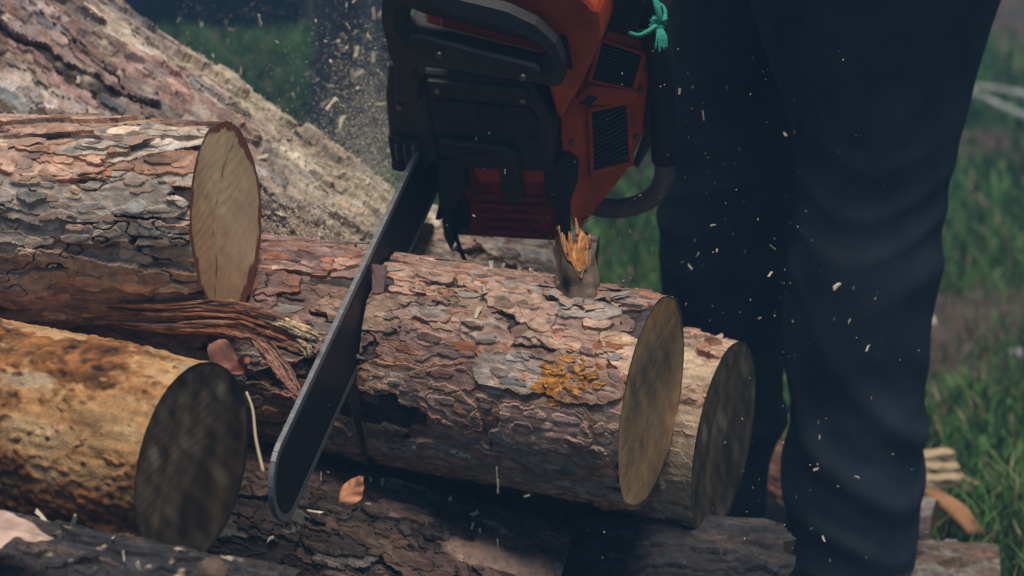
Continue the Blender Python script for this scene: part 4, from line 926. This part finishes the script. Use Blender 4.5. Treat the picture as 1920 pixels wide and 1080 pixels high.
# ------------------------------------------------------------------ things on the grass at right
def gp(u, v, z=0.): return ground_at(u, v, z)
def stick(name, label, a, b_, r, mat, cols=None, seed=0, flat=.7, group=None):
    rs = np.random.RandomState(seed); a, b_ = np.array(a), np.array(b_)
    path = spline([a, (a+b_)/2+rs.normal(0, .0015, 3), b_], 24); V = tube_verts(path, r, 14, flat)
    V += (V-path[:, None])*(.16*grf((24, 14), (6, 3), rs))[..., None]
    cc = None if cols is None else np.clip(np.array(cols)*(1+.2*grf((24, 14), (8, 2), rs)[..., None]), .01, .9)
    return tag(tube(name, None, None, mat, V=V, cols=cc, loc=(a+b_)/2), label, 'stick', group)
stick('split_stick', 'thick split stick with bright orange wood lying on the grass right of the trousers', gp(1750, 922, .06), gp(1836, 1000, .04), .0135, MAT['wood'], (.42, .21, .095), 1)
for k, (u0_, v0_, u1_, v1_, lab) in enumerate(((1690, 858, 1789, 852, 'topmost pale slat stacked on the grass beside the trousers'), (1690, 882, 1792, 876, 'middle pale slat stacked on the grass beside the trousers'), (1690, 904, 1800, 899, 'lowest pale slat stacked on the grass beside the trousers'))):
    p_, q_ = gp(u0_, v0_, .05), gp(u1_, v1_, .05); bm = bmesh.new(); ex = nz(q_-p_); ey = np.cross((0, 0, 1.), ex); Lk = np.linalg.norm(q_-p_)
    prism([(-.013, -.006), (.013, -.005), (.012, .006), (-.012, .005)], 'x', -Lk/2, Lk/2, .0015, 1, bm)
    bmesh.ops.transform(bm, matrix=Matrix([[ex[i], ey[i], (0, 0, 1)[i]] for i in range(3)]).to_4x4(), verts=bm.verts)
    bmesh.ops.subdivide_edges(bm, edges=[e for e in bm.edges if e.calc_length() > .05], cuts=6)
    for v in bm.verts: v.co += Vector(np.random.RandomState(int(abs(v.co.x)*1e5)+k).normal(0, .0012, 3))
    bmesh.ops.rotate(bm, cent=(0, 0, 0), matrix=Matrix.Rotation((.10, -.14, .06)[k], 3, 'Z'), verts=bm.verts)
    o = bm_obj('kindling', bm, MAT['slat']); o.location = (p_+q_)/2; tag(o, lab, 'stick', 'kindling slats on the grass')
stick('kindling', 'thin pale stick pointing right from the stacked slats', gp(1780, 882, .03), gp(1832, 908, .02), .006, MAT['wood'], (.45, .30, .17), 9, .7)
stick('kindling', 'dark slat lying under the stacked pale slats', gp(1690, 922, .02), gp(1822, 918, .02), .013, MAT['bark'], (.12, .08, .055), 10, .5)
Log('grey_log', 'grey log with chewed pale end lying in the lower right corner', gp(1868, 1098, .05), gp(1650, 1090, .05), .047, .05, 140, du=.003, style='fresh', group=None, rustedge=False, cols=('grey', 'pale', 'umber'), wts=(3, 2, 1), cover=2.5)
Log('grey_log', 'grey barked log behind the split orange stick', gp(1752, 1000, .03), gp(1560, 980, .03), .04, .04, 141, du=.003, style='dark', group=None, rustedge=False, cols=('grey', 'umber', 'mauve'), wts=(2, 2, 1), cover=2.5)
for k, (pts, lab) in enumerate((([(1790, 166), (1840, 165), (1880, 172), (1960, 186)], 'straighter pale branch lying on the far grass behind the trousers'), ([(1815, 172), (1850, 188), (1885, 205), (1990, 250)], 'crooked pale branch crossing the far grass at the right edge'))):
    q = [gp(u, v, .03) for u, v in pts]
    tag(tube('fallen_branch', spline(q, 30), np.linspace(.010, .014, 30)*(1+.15*np.sin(np.arange(30)*1.7)), MAT['pale'], ns=10, loc=q[1]), lab, 'branch', 'pale branches on the far grass')

# ------------------------------------------------------------------ background: standing tree, far trunk, stone
def tree():
    g = ground_at(668, 318); o = thing('standing_tree', 'dark standing tree trunk behind the flying sawdust', 'tree', g)
    rs = np.random.RandomState(6); nr, na = 150, 72
    zz = np.linspace(-.05, 5.2, nr); Rr = .105+.05*np.exp(-zz/.10)-.008*zz
    V = tube_verts(np.stack([g[0]+.02*np.sin(zz), np.full(nr, g[1]), zz], 1), Rr, na, up=(1, 0, 0))
    ax_ = np.stack([g[0]+.02*np.sin(zz), np.full(nr, g[1]), zz], 1)
    h = grf((nr, na), (14, 4), rs)+.6*grf((nr, na), (5, 2.5), rs)
    V += (V-ax_[:, None])/Rr[:, None, None]*(.007*h)[..., None]
    k = np.clip(.5+.3*h, 0, 1)[..., None]
    cc = np.array([.028, .03, .036])*(1-k)+np.array([.085, .088, .098])*k
    tube('trunk', None, None, MAT['bark'], o, V=V, cols=cc)
    lv, tr = [], []
    for k in range(16):
        a = k*2.4; z0 = 2.4+.17*k; ln = 1.9-.09*k
        p0 = np.array([g[0], g[1], z0]); dr = np.array([math.cos(a), math.sin(a), .35])
        pts = spline([p0, p0+dr*ln*.5, p0+dr*ln+np.array([0, 0, -.15])], 14)
        tube('limb', pts, np.linspace(.035, .008, 14), MAT['bark'], o, ns=8, cols=np.tile(np.array([.06, .055, .05]), (14, 8, 1)))
        for j in range(260):
            q = pts[rs.randint(3, 14)]+rs.normal(0, .16, 3); e = rs.normal(0, 1, 3); e /= np.linalg.norm(e); f_ = nz(np.cross(e, rs.normal(0, 1, 3)))
            s_ = rs.uniform(.03, .06); b0 = len(lv); lv += [q-e*s_, q+f_*s_*.35, q+e*s_, q-f_*s_*.35]; tr.append((b0, b0+1, b0+2, b0+3))
    cv = np.repeat(np.array([.045, .085, .03])*(1+.3*rs.standard_normal((len(lv)//4, 1))), 4, 0)
    mesh_obj('crown', lv, MAT['grass'], o, quads=tr, cols=np.clip(cv, .005, .3), smooth=False)['kind'] = 'stuff'
tree()
q0, q1 = ground_at(180, -28, .15), ground_at(590, -22, .15)
q0 = q0+(q0-q1)*.3
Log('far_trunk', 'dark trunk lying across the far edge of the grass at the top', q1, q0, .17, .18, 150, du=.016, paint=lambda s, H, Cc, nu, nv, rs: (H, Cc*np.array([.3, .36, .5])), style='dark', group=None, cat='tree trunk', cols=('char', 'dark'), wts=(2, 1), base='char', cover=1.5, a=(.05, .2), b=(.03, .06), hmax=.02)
def rock(name, label, c, s, seed):
    bm = bmesh.new(); bmesh.ops.create_icosphere(bm, subdivisions=4, radius=1)
    rs = np.random.RandomState(seed); kd = rs.normal(0, 1, (9, 3))
    for v in bm.verts:
        p = np.array(v.co); r = 1+.16*sum(math.sin(p@k*2.2+i) for i, k in enumerate(kd))/3
        v.co = Vector(p*r*np.array(s))
    o = bm_obj(name, bm, MAT['stone'], smooth=True); o.location = c; tag(o, label, 'stone'); return o
g = ground_at(535, 52); rock('stone', 'pale lavender stone on the far grass left of the standing tree', (g[0], g[1]-.0, .08), (.075, .06, .15), 3)
g = ground_at(1760, 668); rock('stone', 'small dark stone on the bare earth right of the trousers', (g[0]+.13, g[1], .0), (.022, .02, .016), 4)

# ------------------------------------------------------------------ grass
def grass(n, y0, y1, hgt, wid, seed):
    rs = np.random.RandomState(seed)
    y = y0+(y1-y0)*rs.rand(n*2)**.8; hw = (2.34+y)*.212+.35; x = rs.uniform(-1, 1, n*2)*hw
    k = rs.rand(n*2) > dirt(x, y)*.93
    k &= ~((x > -1.2) & (x < .30) & (y < .75))
    x, y = x[k][:n], y[k][:n]; n = len(x)
    clump = .5+.5*np.sin(x*9+2*np.sin(y*5))*np.sin(y*8+1.5*np.sin(x*6))
    a = rs.uniform(0, 2*math.pi, n); h = hgt*(.5+.7*rs.rand(n))*(.6+.6*clump); wd = wid*(.6+.7*rs.rand(n))
    ln = rs.uniform(0, 2*math.pi, n); bend = h*rs.uniform(.2, .9, n)
    z = mound(x, y)-.004
    bx, by = np.cos(a)*wd/2, np.sin(a)*wd/2; dx, dy = np.cos(ln)*bend, np.sin(ln)*bend
    V = np.zeros((n, 5, 3))
    V[:, 0] = np.stack([x-bx, y-by, z], 1); V[:, 1] = np.stack([x+bx, y+by, z], 1)
    V[:, 2] = np.stack([x+bx*.8+dx*.35, y+by*.8+dy*.35, z+h*.6], 1); V[:, 3] = np.stack([x-bx*.8+dx*.35, y-by*.8+dy*.35, z+h*.6], 1)
    V[:, 4] = np.stack([x+dx, y+dy, z+h*.95], 1)
    i = np.arange(n)[:, None]*5
    c = np.array([.052, .145, .030])*(1+.25*rs.standard_normal((n, 1)))+np.array([.03, .03, .0])*clump[:, None]*rs.rand(n, 1)
    dry = rs.rand(n) < .12; c[dry] = np.array([.26, .21, .10])
    c = np.repeat(np.clip(c, .01, .4)[:, None], 5, 1)
    return V, i+np.array([[0, 1, 2, 3]]), i+np.array([[3, 2, 4]]), c
Vs, Q, T_, Cs, off = [], [], [], [], 0
for args in ((44000, .22, 2.6, .055, .0042, 1), (38000, 2.4, 8.2, .07, .009, 2)):
    V, q, t_, c = grass(*args); Vs.append(V.reshape(-1, 3)); Q.append(q+off); T_.append(t_+off); Cs.append(c.reshape(-1, 3)); off += V.size//3
go = mesh_obj('grass', np.vstack(Vs), MAT['grass'], quads=np.vstack(Q), tris=np.vstack(T_), cols=np.vstack(Cs), smooth=False)
tag(go, 'short green grass growing around the log pile', 'grass', kind='stuff')

# ------------------------------------------------------------------ wood chips and sawdust
def chip_mesh(seed):
    rs = np.random.RandomState(seed); bm = bmesh.new(); bmesh.ops.create_cube(bm, size=2)
    bmesh.ops.subdivide_edges(bm, edges=bm.edges, cuts=1)
    for v in bm.verts: v.co = Vector((v.co.x*(1+rs.normal(0, .2)), v.co.y*.5*(1+rs.normal(0, .25)), v.co.z*.16+.12*v.co.x**2*rs.uniform(.3, 1)))
    me = bpy.data.meshes.new('wood_chip'); bm.to_mesh(me); bm.free(); me.materials.append(MAT['chip']); return me
CHIPS = [chip_mesh(i) for i in range(7)]
rs = np.random.RandomState(77)
def chip(pos, size, label, group, long=1.0):
    o = link('wood_chip', CHIPS[rs.randint(7)]); o.location = pos
    o.rotation_euler = rs.uniform(0, 6.28, 3); o.scale = (size*long, size, size)
    tag(o, label, 'wood chip', group)
def air(n, box, dep, size, label, group, long=(1, 1.8)):
    for k in range(n):
        u, v = rs.uniform(box[0], box[2]), rs.uniform(box[1], box[3]); d = rs.uniform(*dep)
        chip(at(u, v, d), size[0]*.6+(size[1]*1.15-size[0]*.6)*rs.rand()**1.8, label, group, rs.uniform(*long))
air(62, (585, -10, 745, 360), (2.5, 3.3), (.0020, .0050), 'pale wood chip flying in front of the dark standing tree', 'chips flying before the standing tree')
air(24, (330, 30, 590, 290), (2.5, 3.2), (.0018, .0040), 'pale wood chip flying over the dark grass beyond the leaning trunk', 'chips flying over the dark grass')
air(24, (1245, 110, 1500, 720), (2.45, 2.8), (.0014, .0032), 'pale wood chip flying before the far trouser leg', 'chips flying before the far trouser leg')
air(18, (1480, 500, 1740, 1070), (2.45, 2.66), (.0013, .0030), 'pale wood chip flying before the near trouser leg', 'chips flying before the near trouser leg')
air(14, (1080, 410, 1235, 520), (2.6, 3.0), (.0018, .0036), 'pale wood chip flying before the grass between saw and trousers', 'chips flying between saw and trousers')
air(18, (560, 680, 1000, 1060), (2.0, 2.2), (.0008, .0018), 'thin sliver of wood flying in the shade below the sawn log', 'slivers flying below the log', (2, 4))
air(12, (820, 230, 1180, 430), (2.30, 2.42), (.0008, .0016), 'tiny wood chip flying before the chainsaw body', 'chips flying before the saw')
for log, n, tr, pr, lab, grp in ((main, 20, (.72, .97), (-.5, .75), 'pale wood chip lying on top of the sawn log near its branch stub', 'chips on the sawn log'),
                                 (botl, 14, (.3, .95), (-.4, .8), 'pale wood chip lying on the charcoal dark log', 'chips on the dark log'),
                                 (botc, 14, (.25, .97), (-.1, 1.3), 'pale wood chip lying on the dark mossy log', 'chips on the mossy log'),
                                 (diag, 34, (.3, .98), (-.2, 1.3), 'pale wood chip resting on the leaning trunk', 'chips on the leaning trunk'),
                                 (far, 10, (.75, .99), (-.6, .5), 'pale wood chip on the peeled end of the log behind', 'chips on the log behind')):
    for k in range(n):
        p, rd = log.pt(rs.uniform(*tr), rs.uniform(*pr), .0022); chip(p, rs.uniform(.0016, .0040)*(1.25 if log is diag else 1), lab, grp, rs.uniform(1, 1.8))
for k in range(26):
    x, y = rs.uniform(.25, 1.0), rs.uniform(.5, 2.3); chip((x, y, .03+rs.uniform(0, .02)), rs.uniform(.003, .008), 'pale wood chip scattered in the grass at right', 'chips in the grass', rs.uniform(1, 2))
# fine sawdust: airborne near the tree, caked on the leaning trunk
def flakes(P, size, seed):
    rs = np.random.RandomState(seed); n = len(P); e = rs.normal(0, 1, (n, 3)); e /= np.linalg.norm(e, axis=1)[:, None]
    f_ = np.cross(e, rs.normal(0, 1, (n, 3))); f_ /= np.linalg.norm(f_, axis=1)[:, None]; g_ = np.cross(e, f_)
    s_ = size*rs.uniform(.4, 1.3, (n, 1))
    V = np.stack([P+e*s_, P+f_*s_*.7, P-e*s_*.8, P+g_*s_*.5], 1)
    i = np.arange(n)[:, None]*4
    return V.reshape(-1, 3), np.concatenate([i+np.array([[0, 1, 2]]), i+np.array([[0, 3, 1]]), i+np.array([[1, 3, 2]]), i+np.array([[0, 2, 3]])])
u = np.concatenate([rs.normal(690, 52, 13000), rs.uniform(330, 760, 2400), rs.normal(1340, 150, 220)]); v = np.concatenate([rs.normal(290, 110, 13000), rs.uniform(0, 380, 2400), rs.uniform(80, 1060, 220)])
P = np.array([at(a, b_, d) for a, b_, d in zip(u, v, np.concatenate([rs.uniform(2.5, 3.6, 13000), rs.uniform(2.6, 4.6, 2400), rs.uniform(2.2, 2.72, 220)]))])
V, tr = flakes(P, .0013, 1)
tag(mesh_obj('sawdust', V, MAT['chip'], tris=tr, smooth=False), 'fine sawdust spraying through the air behind the saw bar', 'sawdust', kind='stuff')
P = []
for k in range(1500):
    t_ = 1-abs(rs.normal(0, .28)); ph = rs.normal(.0, .30)
    if 0 < t_ < 1: p, rd = diag.pt(t_, ph, rs.uniform(0, .003)); P.append(p)
for k in range(2200):
    c = ((560, 400, 40, 24), (655, 410, 38, 28))[k % 2]
    t_, ph = (.86, .95) if k % 2 == 0 else (.93, .70)
    p, rd = diag.pt(min(.995, max(.6, t_+rs.normal(0, .028))), ph+rs.normal(0, .14), rs.uniform(0, .016)); P.append(p)
V, tr = flakes(np.array(P), .0024, 2)
tag(mesh_obj('sawdust', V, MAT['chip'], tris=tr, smooth=False), 'sawdust caked along the top of the leaning trunk', 'sawdust', kind='stuff')

# ------------------------------------------------------------------ even blue haze box, exhaust smoke plus an added lift of the blacks
hz = bmesh.new(); bmesh.ops.create_cube(hz, size=1)
for v in hz.verts: v.co = Vector((v.co.x*150, v.co.y*190+8, -1.0 if v.co.z < 0 else 7.0))
hm = bpy.data.materials.new('haze'); hm.use_nodes = True; hn = hm.node_tree.nodes; hn.remove(hn['Principled BSDF'])
pv = hn.new('ShaderNodeVolumePrincipled'); pv.inputs['Color'].default_value = (.24, .55, 1, 1); pv.inputs['Density'].default_value = .021; pv.inputs['Anisotropy'].default_value = .0
hm.node_tree.links.new(pv.outputs[0], hn['Material Output'].inputs['Volume'])
ho = bm_obj('haze', hz, hm); tag(ho, 'thin bluish haze added to lift the blacks, with exhaust smoke and dust', 'haze', kind='stuff')
